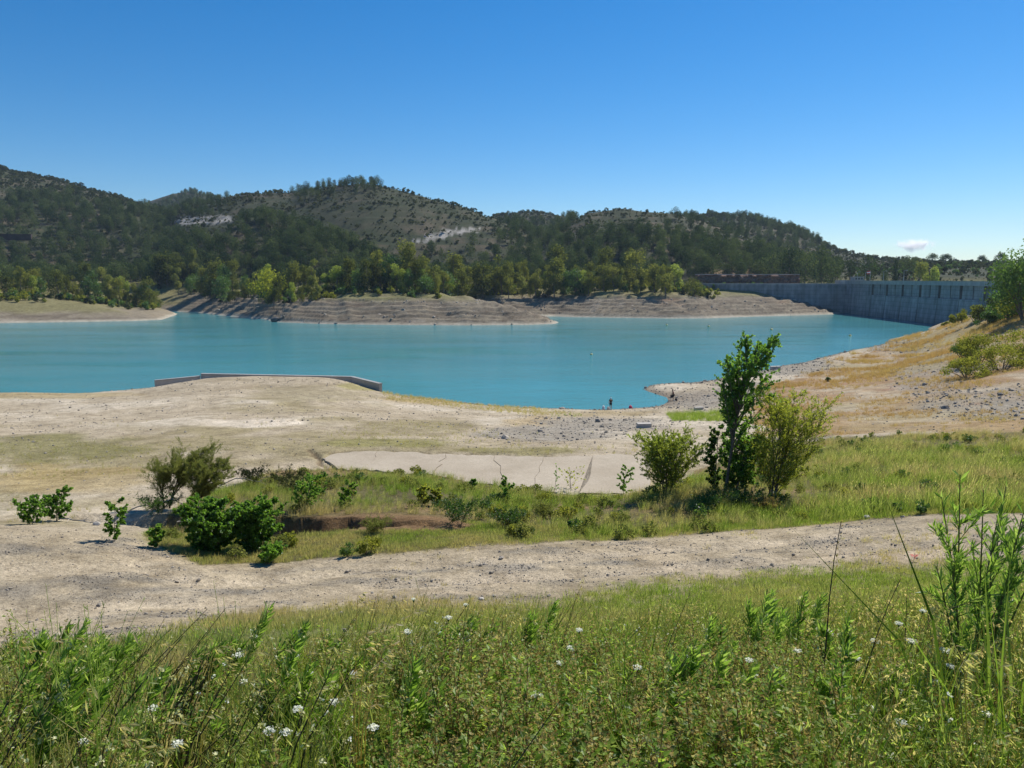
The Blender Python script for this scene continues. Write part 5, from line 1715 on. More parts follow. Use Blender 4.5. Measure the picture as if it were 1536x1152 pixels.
for i, (px, py, l, lab, ar, an) in enumerate(((365, 728, 70, 'bleached dead branch arching right of the tamarisk', 0.18, 0.1), (395, 722, 50, 'paler dead branch at the right end of the arching one', 0.12, 0.2), (215, 776, 60, 'dead branch on the ground left below the tamarisk', 0.2, 0.0), (255, 778, 70, 'arched dead branch heap in front of the tamarisk', 0.28, 0.25), (300, 780, 60, 'long straight dead branch pointing at the poplar bush', 0.03, 0.0),
                                             (120, 783, 80, 'dark fallen log left of the white block', 0.02, -0.1), (372, 815, 40, 'dead stick leaning in the poplar bush', 0.5, 0.6), (388, 820, 44, 'second dead stick curved over the bright poplar bush', 0.6, 1.0), (290, 790, 46, 'thin dead twig lying before the poplar bush', 0.06, 0.3))):
    dead_branch(500 + i, px, py, l, lab, ar, an)

# ------------------------------------------------------------------ grass (stuff)
TG = [tuft_mesh(600 + i, 30, 0.32 + 0.1 * (i % 3), 0.11, 0.0065, 0.75, 'grass', 3 if i % 2 else 0) for i in range(5)]
TS = [tuft_mesh(620 + i, 30, 0.13, 0.14, 0.007, 0.8, 'grass') for i in range(4)]
def field(n, xr, yr, keep_fn):
    X = rng.uniform(*xr, n); Y = rng.uniform(*yr, n)
    Z = height(X, Y)
    px, py, m = zone_masks(X, Y, Z)
    k, s, dry = keep_fn(X, Y, Z, px, py, m)
    return X[k], Y[k], Z[k], s[k], dry[k]
def fg_keep(X, Y, Z, px, py, m):
    inview = np.abs(X) < 0.78 * (Y + 1.2)
    w = fbm(X, Y, 1.6, 3)
    rgt = sstep(px, 500, 1250)
    low = sstep(py, 960, 1080)
    wz = sstep(py, 1000, 1070) * sstep(px, 540, 680) * (1 - sstep(px, 1150, 1300))
    lft = 1 - sstep(px, 420, 700)
    k = inview & (rng.random(len(X)) < m['fg'] * np.clip(0.02 + 0.28 * rgt + 0.22 * low + 0.55 * w, 0.01, 1) * (0.12 + 0.88 * tall_edge(px, py)) * (1 - 0.75 * wz) * (1 - 0.45 * lft))
    s = (0.28 + 0.42 * low + 0.30 * rgt) * (0.45 + 0.55 * tall_edge(px, py)) * np.clip(1 + 0.7 * fbm(X, Y, 0.9, 2), 0.4, 1.6) * rng.uniform(0.55, 1.3, len(X))
    dry = np.clip(0.33 - 0.14 * rgt + 0.8 * fbm(X + 31, Y, 1.4, 3) + rng.normal(0, 0.28, len(X)), 0, 1)
    return k, s, dry
X, Y, Z, s, dry = field(52000, (-15, 15), (0.9, 18.5), fg_keep)
nfg = len(X)
scatter('grass', np.c_[X, Y, Z], TG, rots(nfg, 0.12, 0.16), s, rng.integers(0, 5, nfg), dry, 'tall green and straw grass on the foreground slope', 'grass')
def fg_short(X, Y, Z, px, py, m):
    inview = np.abs(X) < 0.78 * (Y + 1.2)
    w = fbm(X + 7, Y, 2.0, 3)
    k = inview & (rng.random(len(X)) < np.clip(m['fg'] * np.clip(0.45 + 0.5 * sstep(px, 500, 1100) + 0.8 * w, 0.05, 0.95) + 0.10 * m['track'] * sstep(w, 0.05, 0.5) * sstep(px, 500, 1000), 0, 1))
    s = rng.uniform(0.5, 1.2, len(X))
    dry = np.clip(0.45 - 0.25 * sstep(px, 600, 1300) + 0.7 * w + rng.normal(0, 0.15, len(X)) + 0.4 * m['track'], 0, 1)
    gd, gp = seg_dist(X, Y, GULLY)
    k |= inview & (Y > 18) & (gd > 1.2) & (rng.random(len(X)) < 0.75 * m['mid'])
    return k, s, dry
X, Y, Z, s, dry = field(95000, (-17, 17), (2.5, 25), fg_short)
scatter('turf', np.c_[X, Y, Z], TS, rots(len(X), 0.15, 0.1), s, rng.integers(0, 4, len(X)), dry, 'short thin turf along the lower edge of the track', 'grass')
def mid_keep(X, Y, Z, px, py, m):
    inview = np.abs(X) < 0.76 * Y + 1
    w = fbm(X, Y, 3.5, 3)
    slab = in_poly(X, Y, SLAB_C)
    gd, gp = seg_dist(X, Y, GULLY)
    k = inview & (~slab | (rng.random(len(X)) < 0.03 + 0.25 * (w > 0.45))) & ~((gd < 1.5) & (gp < 3.0)) & (rng.random(len(X)) < m['mid'] * np.clip(0.55 + 0.7 * w, 0.12, 1))
    rgt = sstep(px, 1150, 1300)
    s = (0.85 - 0.45 * ((Y < 24.5) & (px < 720)) + 0.75 * rgt * sstep(py, 640, 700) + 0.4 * w) * rng.uniform(0.6, 1.25, len(X))
    dry = np.clip(0.48 - 0.02 * rgt + 1.1 * fbm(X - 60, Y, 3.2 , 4) + rng.normal(0, 0.22, len(X)) + 0.35 * sstep(-py, -668, -650) * (px > 1150), 0, 1)
    return k, s.clip(0.3, 2.2), dry
X, Y, Z, s, dry = field(60000, (-30, 42), (19, 62), mid_keep)
scatter('meadow_grass', np.c_[X, Y, Z], TG, rots(len(X), 0.16, 0.28) * (1, 1, 0.25), s, rng.integers(0, 5, len(X)), dry, 'rough grass belt between track and lake shore', 'grass')
TD = [tuft_mesh(640 + i, 22, 0.5, 0.28, 0.022, 0.6, 'straw') for i in range(4)]
def dry_keep(X, Y, Z, px, py, m):
    inview = np.abs(X) < 0.76 * Y + 1
    w = fbm(X, Y, 6, 4)
    k = inview & (Z > 0.4) & (rng.random(len(X)) < m['dry'] * np.clip(0.30 + 1.5 * w, 0.0, 1))
    s = rng.uniform(0.5, 1.2, len(X)) * np.clip(Y / 110, 0.7, 1.5)
    return k, s, np.clip(0.12 + 0.8 * fbm(X + 80, Y, 12, 3), 0, 1)
X, Y, Z, s, dry = field(110000, (15, 150), (55, 260), dry_keep)
scatter('dry_grass', np.c_[X, Y, Z], TD, rots(len(X), 0.12, 0.1), s, rng.integers(0, 4, len(X)), dry, 'orange dry grass on the right lake slope', 'grass')
# thin tufts over the hump and the near shore, green reeds near the poplar
def hump_keep(X, Y, Z, px, py, m):
    inview = np.abs(X) < 0.76 * Y + 1
    w = fbm(X, Y, 7, 4)
    slab = in_poly(X, Y, SLAB_C)
    reed = in_poly(px, py, [(1000, 622), (1100, 618), (1100, 632), (1010, 632)]) | (in_poly(px, py, [(825, 621), (872, 621), (872, 626), (825, 626)]) & (rng.random(len(px)) < 0.4))
    edge = in_poly(px, py, [(570, 588), (640, 597), (760, 609), (800, 612), (860, 620), (800, 624), (680, 612), (580, 600)])
    patch = ((px - 620) / 130) ** 2 + ((py - 652) / 18) ** 2 < 1
    patch |= ((px - 90) / 160) ** 2 + ((py - 690) / 30) ** 2 < 1
    patch |= ((px - 800) / 120) ** 2 + ((py - 677) / 9) ** 2 < 1
    k = inview & ~slab & (Z > 0.25) & (m['mid'] < 0.5) & (m['track'] < 0.5) & (m['dry'] < 0.5) & (Y > 23) & ((rng.random(len(X)) < np.clip(0.9 * (w - 0.1), 0, 0.35) * sstep(-Y, -75, -30)) | (reed & (rng.random(len(X)) < 0.9)) | (edge & (rng.random(len(X)) < 0.55)) | (patch & (rng.random(len(X)) < 0.4)))
    s = np.where(reed, np.where(px > 950, 1.7, 0.8), np.where(edge, 1.0, 0.55)) * rng.uniform(0.5, 1.2, len(X))
    dry = np.where(reed, 0.0, np.where(edge, 0.9, 0.75)) + rng.normal(0, 0.12, len(X))
    return k, s, np.clip(dry, 0, 1)
X, Y, Z, s, dry = field(60000, (-70, 60), (23, 112), hump_keep)
scatter('thin_grass', np.c_[X, Y, Z], TG, rots(len(X), 0.12, 0.12), s, rng.integers(0, 5, len(X)), dry, 'thin dry grass on the bare hump and near shore', 'grass')

# ------------------------------------------------------------------ gravel (stuff)
GRAV = [stone_mesh(40 + i, 1, 0.7) for i in range(5)]
def grav_keep(X, Y, Z, px, py, m):
    inview = np.abs(X) < 0.76 * Y + 1
    st = fbm(X, Y * 2.2, 1.2, 4) + 0.6 * fbm(X + 90, Y, 3, 4)
    k = inview & (rng.random(len(X)) < m['track'] * np.clip(0.12 + 0.9 * sstep(st, -0.1, 0.5), 0, 1) + 0.02 * m['fg'])
    s = np.clip(rng.lognormal(-3.55, 0.5, len(X)), 0.012, 0.14)
    return k, s, np.zeros(len(X))
X, Y, Z, s, dry = field(70000, (-17, 18), (9, 24.5), grav_keep)
scatter('gravel', np.c_[X, Y, Z + s * 0.12], GRAV, rots(len(X), 0.4), s, rng.integers(0, 5, len(X)), dry, 'loose grey gravel strewn along the dirt track', 'gravel')
def rub_keep(X, Y, Z, px, py, m):
    inview = np.abs(X) < 0.76 * Y + 1
    f = np.zeros(len(X))
    for (cx, cy, rx, ry, w_) in ((820, 650, 130, 13, 0.38), (900, 636, 120, 12, 0.38), (1040, 600, 60, 16, 0.7), (1180, 548, 90, 20, 0.6), (1120, 590, 60, 20, 0.4), (1390, 560, 70, 40, 0.35), (1500, 605, 140, 30, 0.8), (1350, 520, 60, 12, 0.5), (1250, 660, 130, 6, 0.5)):
        e = ((px - cx) / rx) ** 2 + ((py - cy) / ry) ** 2
        f = np.maximum(f, 0.55 * w_ * sstep(1.2 - e, 0, 0.6))
    shore = (Z > -0.05) & (Z < 0.5) & (px > 690)
    f = np.maximum(f, 0.5 * shore)
    k = inview & (Y > 45) & (Z > -0.12) & (rng.random(len(X)) < f)
    s = np.clip(rng.lognormal(-1.95, 0.6, len(X)), 0.07, 1.0)
    return k, s, np.zeros(len(X))
X, Y, Z, s, dry = field(150000, (-10, 140), (45, 230), rub_keep)
scatter('rubble', np.c_[X, Y, Z + s * 0.1], GRAV, rots(len(X), 0.4), s, rng.integers(0, 5, len(X)), dry, 'grey stone rubble along the shore and right slope', 'rubble')
def bankrock_keep(X, Y, Z, px, py, m):
    k = (Z > 0.2) & (Z < 9.5) & (px > 285) & (px < 1262) & (rng.random(len(X)) < np.clip(0.06 + 0.8 * fbm(X, Z * 7, 8, 3), 0, 0.6))
    s = np.clip(rng.lognormal(-0.3, 0.5, len(X)), 0.35, 2.6)
    return k, s, np.zeros(len(X))
X, Y, Z, s, dry = field(16000, (-180, 190), (300, 425), bankrock_keep)
scatter('bank_rubble', np.c_[X, Y, Z], GRAV, rots(len(X), 0.3), s, rng.integers(0, 5, len(X)), dry, 'broken rock ledges on the far banks', 'rubble')
def clod_keep(X, Y, Z, px, py, m):
    inview = np.abs(X) < 0.76 * Y + 1
    k = inview & (Z > 0.2) & (m['mid'] < 0.5) & (m['fg'] < 0.3) & ~in_poly(X, Y, SLAB_C) & (rng.random(len(X)) < np.clip(0.3 + 0.9 * fbm(X, Y, 5, 3), 0.05, 1))
    return k, np.clip(rng.lognormal(-2.6, 0.45, len(X)) * np.clip(Y / 40, 0.7, 1.6), 0.03, 0.4), np.zeros(len(X))
X, Y, Z, s, dry = field(26000, (-75, 45), (22, 112), clod_keep)
scatter('pebbles', np.c_[X, Y, Z + s * 0.05], GRAV, rots(len(X), 0.4), s, rng.integers(0, 5, len(X)), dry, 'small stones and clods over the bare hump', 'pebbles')
# low broad-leaved herbs in the grass belt
HB = [joined(dome_mesh(660 + i, 0.5, 0.8, 260, 0.085, ('darkbush', 'tamarisk', 'bush')[i], 8, 2), 'herb') for i in range(3)]
def herb_keep(X, Y, Z, px, py, m):
    gd, gp = seg_dist(X, Y, GULLY)
    k = (np.abs(X) < 0.76 * Y + 1) & ~in_poly(X, Y, SLAB_C) & (gd > 1.7) & (rng.random(len(X)) < m['mid'] * np.clip(0.35 + 1.1 * fbm(X, Y, 2.5, 3), 0, 1))
    return k, rng.uniform(0.35, 1.1, len(X)), np.zeros(len(X))
X, Y, Z, s, dry = field(4200, (-28, 40), (19.5, 60), herb_keep)
scatter('belt_herbs', np.c_[X, Y, Z - 0.02], HB, rots(len(X), 0.1, 0.1), s, rng.choice([0, 1, 1, 2], len(X)), dry, 'low broad-leaved herbs in the grass belt', 'herbs')
print('part4 ok')
# ------------------------------------------------------------------ foreground plants
def milkweed(seed, h, nst, lean, w, leafL=0.058, flowers=1.0):
    r = np.random.default_rng(seed)
    st, lf, bl = MB(), MB(), MB()
    for s_ in range(nst):
        a0 = r.uniform(0, 6.28)
        hh = h * (1.0 if s_ == 0 else r.uniform(0.55, 0.95))
        tipx = lean * hh + w * 0.5 * math.cos(a0) * (0.15 if s_ == 0 else 1)
        tipy = w * 0.5 * math.sin(a0) * (0.15 if s_ == 0 else 1)
        t = np.linspace(0, 1, 9)
        P = np.c_[tipx * t ** 1.4 + 0.02 * math.cos(a0), tipy * t ** 1.2 + 0.02 * math.sin(a0), -0.04 + (hh + 0.04) * t]
        P[:, :2] += 0.008 * np.sin(t * 5 + a0)[:, None]
        st.tube(P, np.linspace(0.0045, 0.0014, 9), 5)
        n = int(46 + 90 * hh)
        f = np.sort(r.uniform(0.32, 1.0, n) ** 0.8)
        c = np.stack([np.interp(f * 8, range(9), P[:, q]) for q in range(3)], 1)
        tang = np.array((tipx, tipy, hh)); tang /= np.linalg.norm(tang)
        ang = np.arange(n) * 2.39996 + r.normal(0, 0.3, n)
        rad = np.c_[np.cos(ang), np.sin(ang), np.zeros(n)]
        ax = tang * r.uniform(0.65, 1.0, n)[:, None] + rad * r.uniform(0.35, 0.85, n)[:, None] + np.array((0.25, 0, 0))
        ax /= np.linalg.norm(ax, axis=1)[:, None]
        L = leafL * r.uniform(0.7, 1.25, n) * (1.1 - 0.45 * (f > 0.9))
        lf.leaves(c, ax, rad + np.array((0, 0, 0.6)), L, L * r.uniform(0.14, 0.20, n), np.clip(r.normal(0.5, 0.24, n), 0, 1), 0.35)
        m = int(r.integers(3, 7) * flowers)
        for k_ in range(m):
            f0 = r.uniform(0.62, 0.97)
            c0 = np.array([np.interp(f0 * 8, range(9), P[:, q]) for q in range(3)])
            u = np.array((r.normal(0, 1), r.normal(0, 1), -0.1)); u /= np.linalg.norm(u)
            c0 = c0 + u * 0.028
            q = 9
            bl.leaves(c0 + rand_unit(q, r) * 0.011, rand_unit(q, r) + (0, 0, -0.3), rand_unit(q, r), 0.017, 0.014, np.clip(r.normal(0.5, 0.25, q), 0, 1))
    if not bl.v:
        bl.leaves(P[-1:] * 1.0, np.array([[0, 0, 1.0]]), np.array([[1.0, 0, 0]]), 0.01, 0.007)
    return st.mesh('stem', M['stem']), lf.mesh('foliage', M['milkweed']), bl.mesh('blossom', M['blossom'])

# (tip px, tip py, base px, base distance, stems, spread, label)
MW = [(122, 938, 20, 3.3, 8, 0.35, 'big flowering milkweed leaning right at the lower left corner'), (40, 1010, -40, 2.9, 6, 0.30, 'milkweed cut by the left edge of the frame'), (238, 1008, 150, 3.0, 3, 0.18, 'three-stemmed milkweed right of the big corner milkweed'), (303, 980, 262, 3.4, 4, 0.2, 'pale flowering milkweed in the left third of the foreground'),
      (406, 914, 340, 4.2, 1, 0.05, 'single tall milkweed stem with a tuft of leaves'), (466, 936, 420, 4.4, 5, 0.3, 'bushy milkweed beside the single tall stem'), (546, 966, 500, 4.2, 4, 0.25, 'milkweed with upright shoots left of centre'), (200, 1075, 90, 2.7, 5, 0.25, 'low milkweed in the bottom left'), (722, 932, 660, 4.8, 5, 0.32, 'milkweed clump at the turf edge in the middle'),
      (836, 900, 790, 5.0, 4, 0.28, 'pale milkweed standing against the track in the centre'), (620, 985, 580, 4.0, 4, 0.25, 'leafy milkweed just left of the middle clump'), (1160, 888, 1150, 4.6, 6, 0.36, 'milkweed with pale flower tops right of centre'), (1215, 895, 1200, 4.8, 5, 0.3, 'milkweed behind the tall thin stalk'), (1090, 945, 1075, 4.2, 4, 0.25, 'low milkweed left of the pale flowered one'),
      (330, 1060, 290, 2.9, 4, 0.2, 'short milkweed at the bottom left of centre'), (450, 1030, 400, 3.2, 4, 0.22, 'short milkweed with cream buds in the left foreground')]
rm = random.Random(31)
for i in range(30):                          # more of them between the named ones
    d = rm.uniform(2.6, 5.4)
    bx = rm.choice([rm.uniform(-40, 620), rm.uniform(-40, 760), rm.uniform(1020, 1400)])
    gz = H((bx - 768) / F * d, d)
    hh = rm.uniform(0.28, 0.55)
    tpx, tpy = project(np.array([(bx - 768) / F * d]), np.array([d]), np.array([gz + hh]))
    side = 'left' if bx < 620 else 'middle' if bx < 1000 else 'right'
    MW.append((float(tpx[0]) + rm.uniform(10, 60), float(tpy[0]), bx, d, rm.randint(2, 5), 0.22, '%s milkweed among the grass in the %s foreground %s' % (('low', 'small', 'slender')[i % 3], side, 'near the bottom edge' if d < 3.4 else 'half way down the slope' if d < 4.4 else 'towards the track')))
for i, (tx, ty, bx, d, ns, sp, lab) in enumerate(MW):
    x = (bx - 768) / F * d * 1.03
    z0 = H(x, d)
    tip = at_d(tx, ty, d)
    h = max(0.3, tip[2] - z0)
    t = thing('milkweed_plant', lab, 'plant', (x, d, z0), 0, 'milkweed plants on the foreground slope')
    for nm, me in zip(('stem', 'foliage', 'blossom'), milkweed(700 + i, h, ns + (2 if i < 16 and ns > 1 else 0), (tip[0] - x) / h, sp, 0.064 + 0.004 * d)):
        link(nm, me, t)
# the tall shrub at the right edge
def shrub_group(tips, base_px, d, lab, seed, name='oleander_shrub'):
    x0 = (base_px - 768) / F * d
    z0 = H(x0, d)
    t = thing(name, lab, 'shrub', (x0, d, z0), 0)
    r = np.random.default_rng(seed)
    st, lf, bl = MB(), MB(), MB()
    for (tx, ty) in tips:
        tip = at_d(tx, ty, d + r.uniform(-0.35, 0.35)) - np.array((x0, d, z0))
        tt = np.linspace(0, 1, 10)
        b0 = np.array((r.normal(0, 0.04), r.normal(0, 0.05), -0.05))
        P = b0 + (tip - b0) * tt[:, None]
        P[:, :2] -= (tip - b0)[:2] * (tt * (1 - tt) * 0.45)[:, None]
        st.tube(P, np.linspace(0.0075, 0.002, 10), 5)
        for sub in range(5):
            k_ = r.uniform(0.38, 0.92)
            c0 = np.array([np.interp(k_ * 9, range(10), P[:, q]) for q in range(3)])
            dv = (tip - b0) / np.linalg.norm(tip - b0) + r.normal(0, 0.4, 3); dv[2] = abs(dv[2]); dv /= np.linalg.norm(dv)
            L = r.uniform(0.10, 0.26)
            Q = np.array([c0, c0 + dv * L * 0.5, c0 + dv * L])
            st.tube(Q, [0.003, 0.002, 0.0012], 4)
            for (A0, A1, n) in ((Q[0], Q[2], 34),):
                f = r.random(n)
                c = A0 + (A1 - A0) * f[:, None]
                ax = dv + 0.75 * rand_unit(n, r) + (0.15, 0, 0.2)
                LL = 0.054 * r.uniform(0.7, 1.3, n)
                lf.leaves(c, ax, rand_unit(n, r) + (0, 0, 0.5), LL, LL * 0.17, np.clip(r.normal(0.5, 0.24, n), 0, 1), 0.35)
        n = 46
        f = r.uniform(0.45, 1.0, n)
        c = np.stack([np.interp(f * 9, range(10), P[:, q]) for q in range(3)], 1)
        ax = (tip - b0) / np.linalg.norm(tip - b0) + 0.7 * rand_unit(n, r)
        LL = 0.065 * r.uniform(0.7, 1.3, n)
        lf.leaves(c, ax, rand_unit(n, r) + (0, 0, 0.5), LL, LL * 0.17, np.clip(r.normal(0.5, 0.24, n), 0, 1), 0.35)
    link('stem', st.mesh('stem', M['stem']), t); link('foliage', lf.mesh('foliage', M['milkweed']), t)
shrub_group([(1440, 712), (1412, 745), (1475, 735), (1510, 722), (1535, 770), (1555, 720), (1425, 820), (1405, 850), (1490, 800), (1530, 850), (1570, 800), (1460, 870), (1600, 770), (1500, 760)], 1500, 3.7, 'tall narrow-leaved shrub at the right edge of the foreground', 801)

# wild carrots
def umbel_mesh(seed, h):
    r = np.random.default_rng(seed)
    st, um = MB(), MB()
    lx = r.uniform(0.02, 0.14) * h
    top = np.array((lx, 0.0, h))
    st.tube([(0, 0, -0.05), (lx * 0.3, 0.01, h * 0.5), top], [0.003, 0.0022, 0.0015], 5)
    n = 16
    rad = r.uniform(0.012, 0.020)
    for i in range(n):
        a = i * 2.4; rr = rad * math.sqrt((i + 0.5) / n)
        c = top + np.array((math.cos(a) * rr, math.sin(a) * rr, 0.028 - rr * 0.12))
        st.tube([top, c], [0.0011, 0.0008], 3)
        q = 7
        um.leaves(c + rand_unit(q, r) * 0.005, rand_unit(q, r) * (1, 1, 0.3), np.tile((0, 0, 1.0), (q, 1)) + 0.3 * rand_unit(q, r), 0.0075, 0.006, r.random(q))
    m = 8
    f = r.uniform(0.1, 0.6, m)
    st.leaves(np.c_[lx * 0.5 * f, np.zeros(m), h * f], rand_unit(m, r) + (0, 0, 0.4), rand_unit(m, r), 0.09, 0.01, 0.6)
    return st.mesh('stem', M['milkweed']), um.mesh('flower_head', M['umbel'])
UM = [umbel_mesh(820 + i, 0.5) for i in range(5)]
UMB = [(1242, 946), (1190, 974), (1127, 989), (1138, 1014), (1285, 986), (1346, 934), (1381, 915), (1430, 915), (1421, 974), (1425, 998), (1342, 1033), (1398, 1021), (1356, 1082), (1201, 1085), (1158, 1098), (1188, 1067), (1337, 1134), (1463, 1117), (361, 981), (366, 1021), (400, 1094), (423, 1096), (469, 1009), (445, 983), (501, 1051), (528, 1009), (554, 1089), (452, 1062), (614, 946), (620, 898), (697, 906), (669, 925), (872, 944), (859, 971), (839, 993), (801, 1040), (789, 1149), (131, 1111), (232, 1061), (266, 1114), (1310, 960), (1300, 1060), (1245, 1020), (1370, 960), (1480, 1070), (1500, 1010), (905, 965), (960, 1000), (1040, 985)]
def umb_label(px, py):
    side = 'left part' if px < 560 else 'middle' if px < 950 else 'right part'
    row = 'near the track edge' if py < 960 else 'half way down the slope' if py < 1045 else 'close to the bottom edge'
    return 'white flat-topped umbel flower in the %s of the foreground %s' % (side, row)
for i, (px, py) in enumerate(UMB):
    base_py = py + 95 + (i * 37) % 50
    d = ground_d(px, min(base_py, 1330), 30, 1.2) or 2.3
    tip = at_d(px, py, d)
    x = tip[0] - 0.05
    z0 = H(x, d)
    s = max(0.18, tip[2] - z0) / 0.53
    t = thing('wild_carrot', umb_label(px, py), 'flower', (x, d, z0), 0, 'white umbel flowers in the foreground')
    a, b = UM[i % 5]
    o = link('stem', a, t); o.scale = (1, 1, s)
    o2 = link('flower_head', b, t); o2.location = (0, 0, 0.53 * s - 0.53); o2.scale = (1, 1, 1)
# tall bare stalks
def stalk(tx, ty, bx, d, lab, r0=0.004):
    x = (bx - 768) / F * d; z0 = H(x, d); tip = at_d(tx, ty, d) - np.array((x, d, z0))
    t = thing('dry_stalk', lab, 'stalk', (x, d, z0))
    b = MB(); tt = np.linspace(0, 1, 7)
    P = tip * tt[:, None] + np.c_[0.012 * np.sin(tt * 6), np.zeros(7), np.zeros(7)]; P[0, 2] = -0.05
    b.tube(P, np.linspace(r0, r0 * 0.3, 7), 5)
    link('stem', b.mesh('stem', M['dark_stem']), t)
    r = np.random.default_rng(int(tx))
    s = MB(); n = 26
    f = r.uniform(0.55, 1, n)
    s.leaves(tip * f[:, None], rand_unit(n, r) * 0.6 + (0.1, 0, 1), rand_unit(n, r), 0.018, 0.006, r.random(n))
    link('seed_head', s.mesh('seed_head', M['seed']), t)
stalk(1263, 782, 1252, 3.2, 'tall straight dark stalk rising across the track at right', 0.005)
stalk(1352, 868, 1290, 3.2, 'dark stalk slanting right of the tall straight one')
stalk(872, 880, 815, 4.0, 'thin dark stalk slanting beside the central milkweed', 0.003)
stalk(1205, 905, 1215, 3.6, 'short thin stalk left of the tall straight one', 0.003)
stalk(660, 990, 610, 3.4, 'dark slanting stalk left of the leafy weeds', 0.0035)

# leafy weeds with brown seed spikes along the bottom
def weed_mesh(seed, h=0.42):
    r = np.random.default_rng(seed)
    b = MB()
    for s_ in range(3):
        a = r.uniform(0, 6.28)
        tip = np.array((math.cos(a) * 0.09 + 0.03, math.sin(a) * 0.09, h * r.uniform(0.75, 1.05)))
        b.mat = 1
        tt = np.linspace(0, 1, 6)
        P = np.array((0, 0, -0.03)) + tip * tt[:, None]
        b.tube(P, np.linspace(0.004, 0.0015, 6), 4, 0.3)
        n = 70
        f = r.uniform(0.12, 0.97, n)
        c = tip * f[:, None]
        ang = r.uniform(0, 6.28, n)
        rad = np.c_[np.cos(ang), np.sin(ang), r.uniform(-0.1, 0.7, n)]
        b.mat = 0
        L = 0.030 * (1.25 - 0.6 * f) * r.uniform(0.5, 1.4, n)
        b.leaves(c + rad * 0.012, rad, np.tile((0, 0, 1.0), (n, 1)) + 0.5 * rand_unit(n, r), L, L * 0.55, np.clip(r.normal(0.5, 0.22, n), 0, 1), 0.2)
        n = 60
        f = r.uniform(0.42, 1.04, n)
        c = tip * f[:, None]
        b.mat = 1
        b.leaves(c + rand_unit(n, r) * 0.008, rand_unit(n, r) + (0, 0, 0.3), rand_unit(n, r), 0.013, 0.009, r.random(n))
    return b.mesh('weed', [M['weed'], M['seed']])
WD = [weed_mesh(840 + i, 0.24 + 0.05 * i) for i in range(5)]
n = 8500
Y = rng.uniform(1.3, 5.6, n); X = rng.uniform(-0.75, 0.8, n) * (Y + 0.5)
Z = height(X, Y); px, py = project(X, Y, Z)
dens = sstep(px, 540, 700) * (1 - sstep(px, 1180, 1330)) * 0.9 + 0.05 + 0.15 * sstep(px, 1100, 1300)
dens *= sstep(py, 1015, 1075)
k = rng.random(n) < dens
scatter('weeds', np.c_[X, Y, Z][k], WD, rots(k.sum(), 0.1, 0.06), rng.uniform(0.6, 1.15, k.sum()), rng.integers(0, 5, k.sum()), np.clip(rng.normal(0.08, 0.12, k.sum()), 0, 1), 'dense leafy weeds with brown seed spikes along the bottom edge', 'weeds')
# wiry grey-green herbs between
def wiry_mesh(seed, h=0.5):
    r = np.random.default_rng(seed)
    b = MB()
    for s_ in range(9):
        a = r.uniform(0, 6.28)
        tip = np.array((math.cos(a) * 0.16 + 0.10, math.sin(a) * 0.16, h * r.uniform(0.6, 1.05)))
        mid = tip * 0.5 * np.array((0.6, 0.6, 1.1))
        b.tube([(0, 0, -0.03), mid, tip], [0.0024, 0.0017, 0.0009], 3, 0.5)
        n = 10
        f = r.uniform(0.3, 1, n)
        b.leaves(tip * f[:, None], rand_unit(n, r) + (0.3, 0, 0.6), rand_unit(n, r), 0.03, 0.005, np.clip(r.normal(0.55, 0.2, n), 0, 1))
    return b.mesh('herb', M['weed'])
WH = [wiry_mesh(860 + i, 0.42 + 0.08 * i) for i in range(4)]
n = 3800
Y = rng.uniform(1.6, 10.5, n); X = rng.uniform(-0.76, 0.8, n) * (Y + 0.6)
Z = height(X, Y); px, py = project(X, Y, Z)
_, _, mm = zone_masks(X, Y, Z)
wz = sstep(py, 1010, 1070) * sstep(px, 540, 680) * (1 - sstep(px, 1150, 1300))
k = rng.random(n) < mm['fg'] * (0.25 + 0.55 * sstep(px, 300, 1000)) * tall_edge(px, py) * (1 - 0.7 * wz)
scatter('herbs', np.c_[X, Y, Z][k], WH, rots(k.sum(), 0.1, 0.12), rng.uniform(0.5, 1.1, k.sum()), rng.integers(0, 4, k.sum()), np.clip(rng.normal(0.35, 0.25, k.sum()), 0, 1), 'wiry grey green herbs among the foreground grass', 'herbs')
OT = []
for i in range(4):
    r_ = np.random.default_rng(880 + i); b = MB()
    for q in range(7):
        a_ = r_.uniform(0, 6.28); hh = r_.uniform(0.4, 0.62)
        tip = np.array((0.16 + 0.10 * math.cos(a_), 0.10 * math.sin(a_), hh))
        P = np.array([(0, 0, -0.03), (tip[0] * 0.25, tip[1] * 0.3, hh * 0.55), (tip[0] * 0.6, tip[1] * 0.7, hh * 0.92), tip * (1.15, 1.1, 0.95)])
        b.tube(P, [0.0018, 0.0014, 0.001, 0.0006], 3, 0.7)
        m_ = 7
        b.leaves(P[2] + (P[3] - P[2]) * r_.random(m_)[:, None], np.tile((0.8, 0, -0.5), (m_, 1)) + 0.5 * rand_unit(m_, r_), rand_unit(m_, r_), 0.030, 0.008, r_.uniform(0.6, 1, m_))
    OT.append(b.mesh('oat', M['weed']))
n = 1500
Y = rng.uniform(1.8, 9.0, n); X = rng.uniform(-0.76, 0.8, n) * (Y + 0.6)
Z = height(X, Y); px, py = project(X, Y, Z); _, _, mm = zone_masks(X, Y, Z)
k = rng.random(n) < mm['fg'] * (0.06 + 0.36 * sstep(px, 850, 1300)) * tall_edge(px, py) * (1 - 0.8 * sstep(py, 1010, 1070) * sstep(px, 540, 680) * (1 - sstep(px, 1150, 1300)))
scatter('wild_oats', np.c_[X, Y, Z][k], OT, rots(k.sum(), 0.12, 0.1) * (1, 1, 0.15), rng.uniform(0.6, 1.15, k.sum()), rng.integers(0, 4, k.sum()), np.clip(rng.normal(0.85, 0.15, k.sum()), 0, 1), 'pale nodding wild oats among the foreground grass', 'grass')
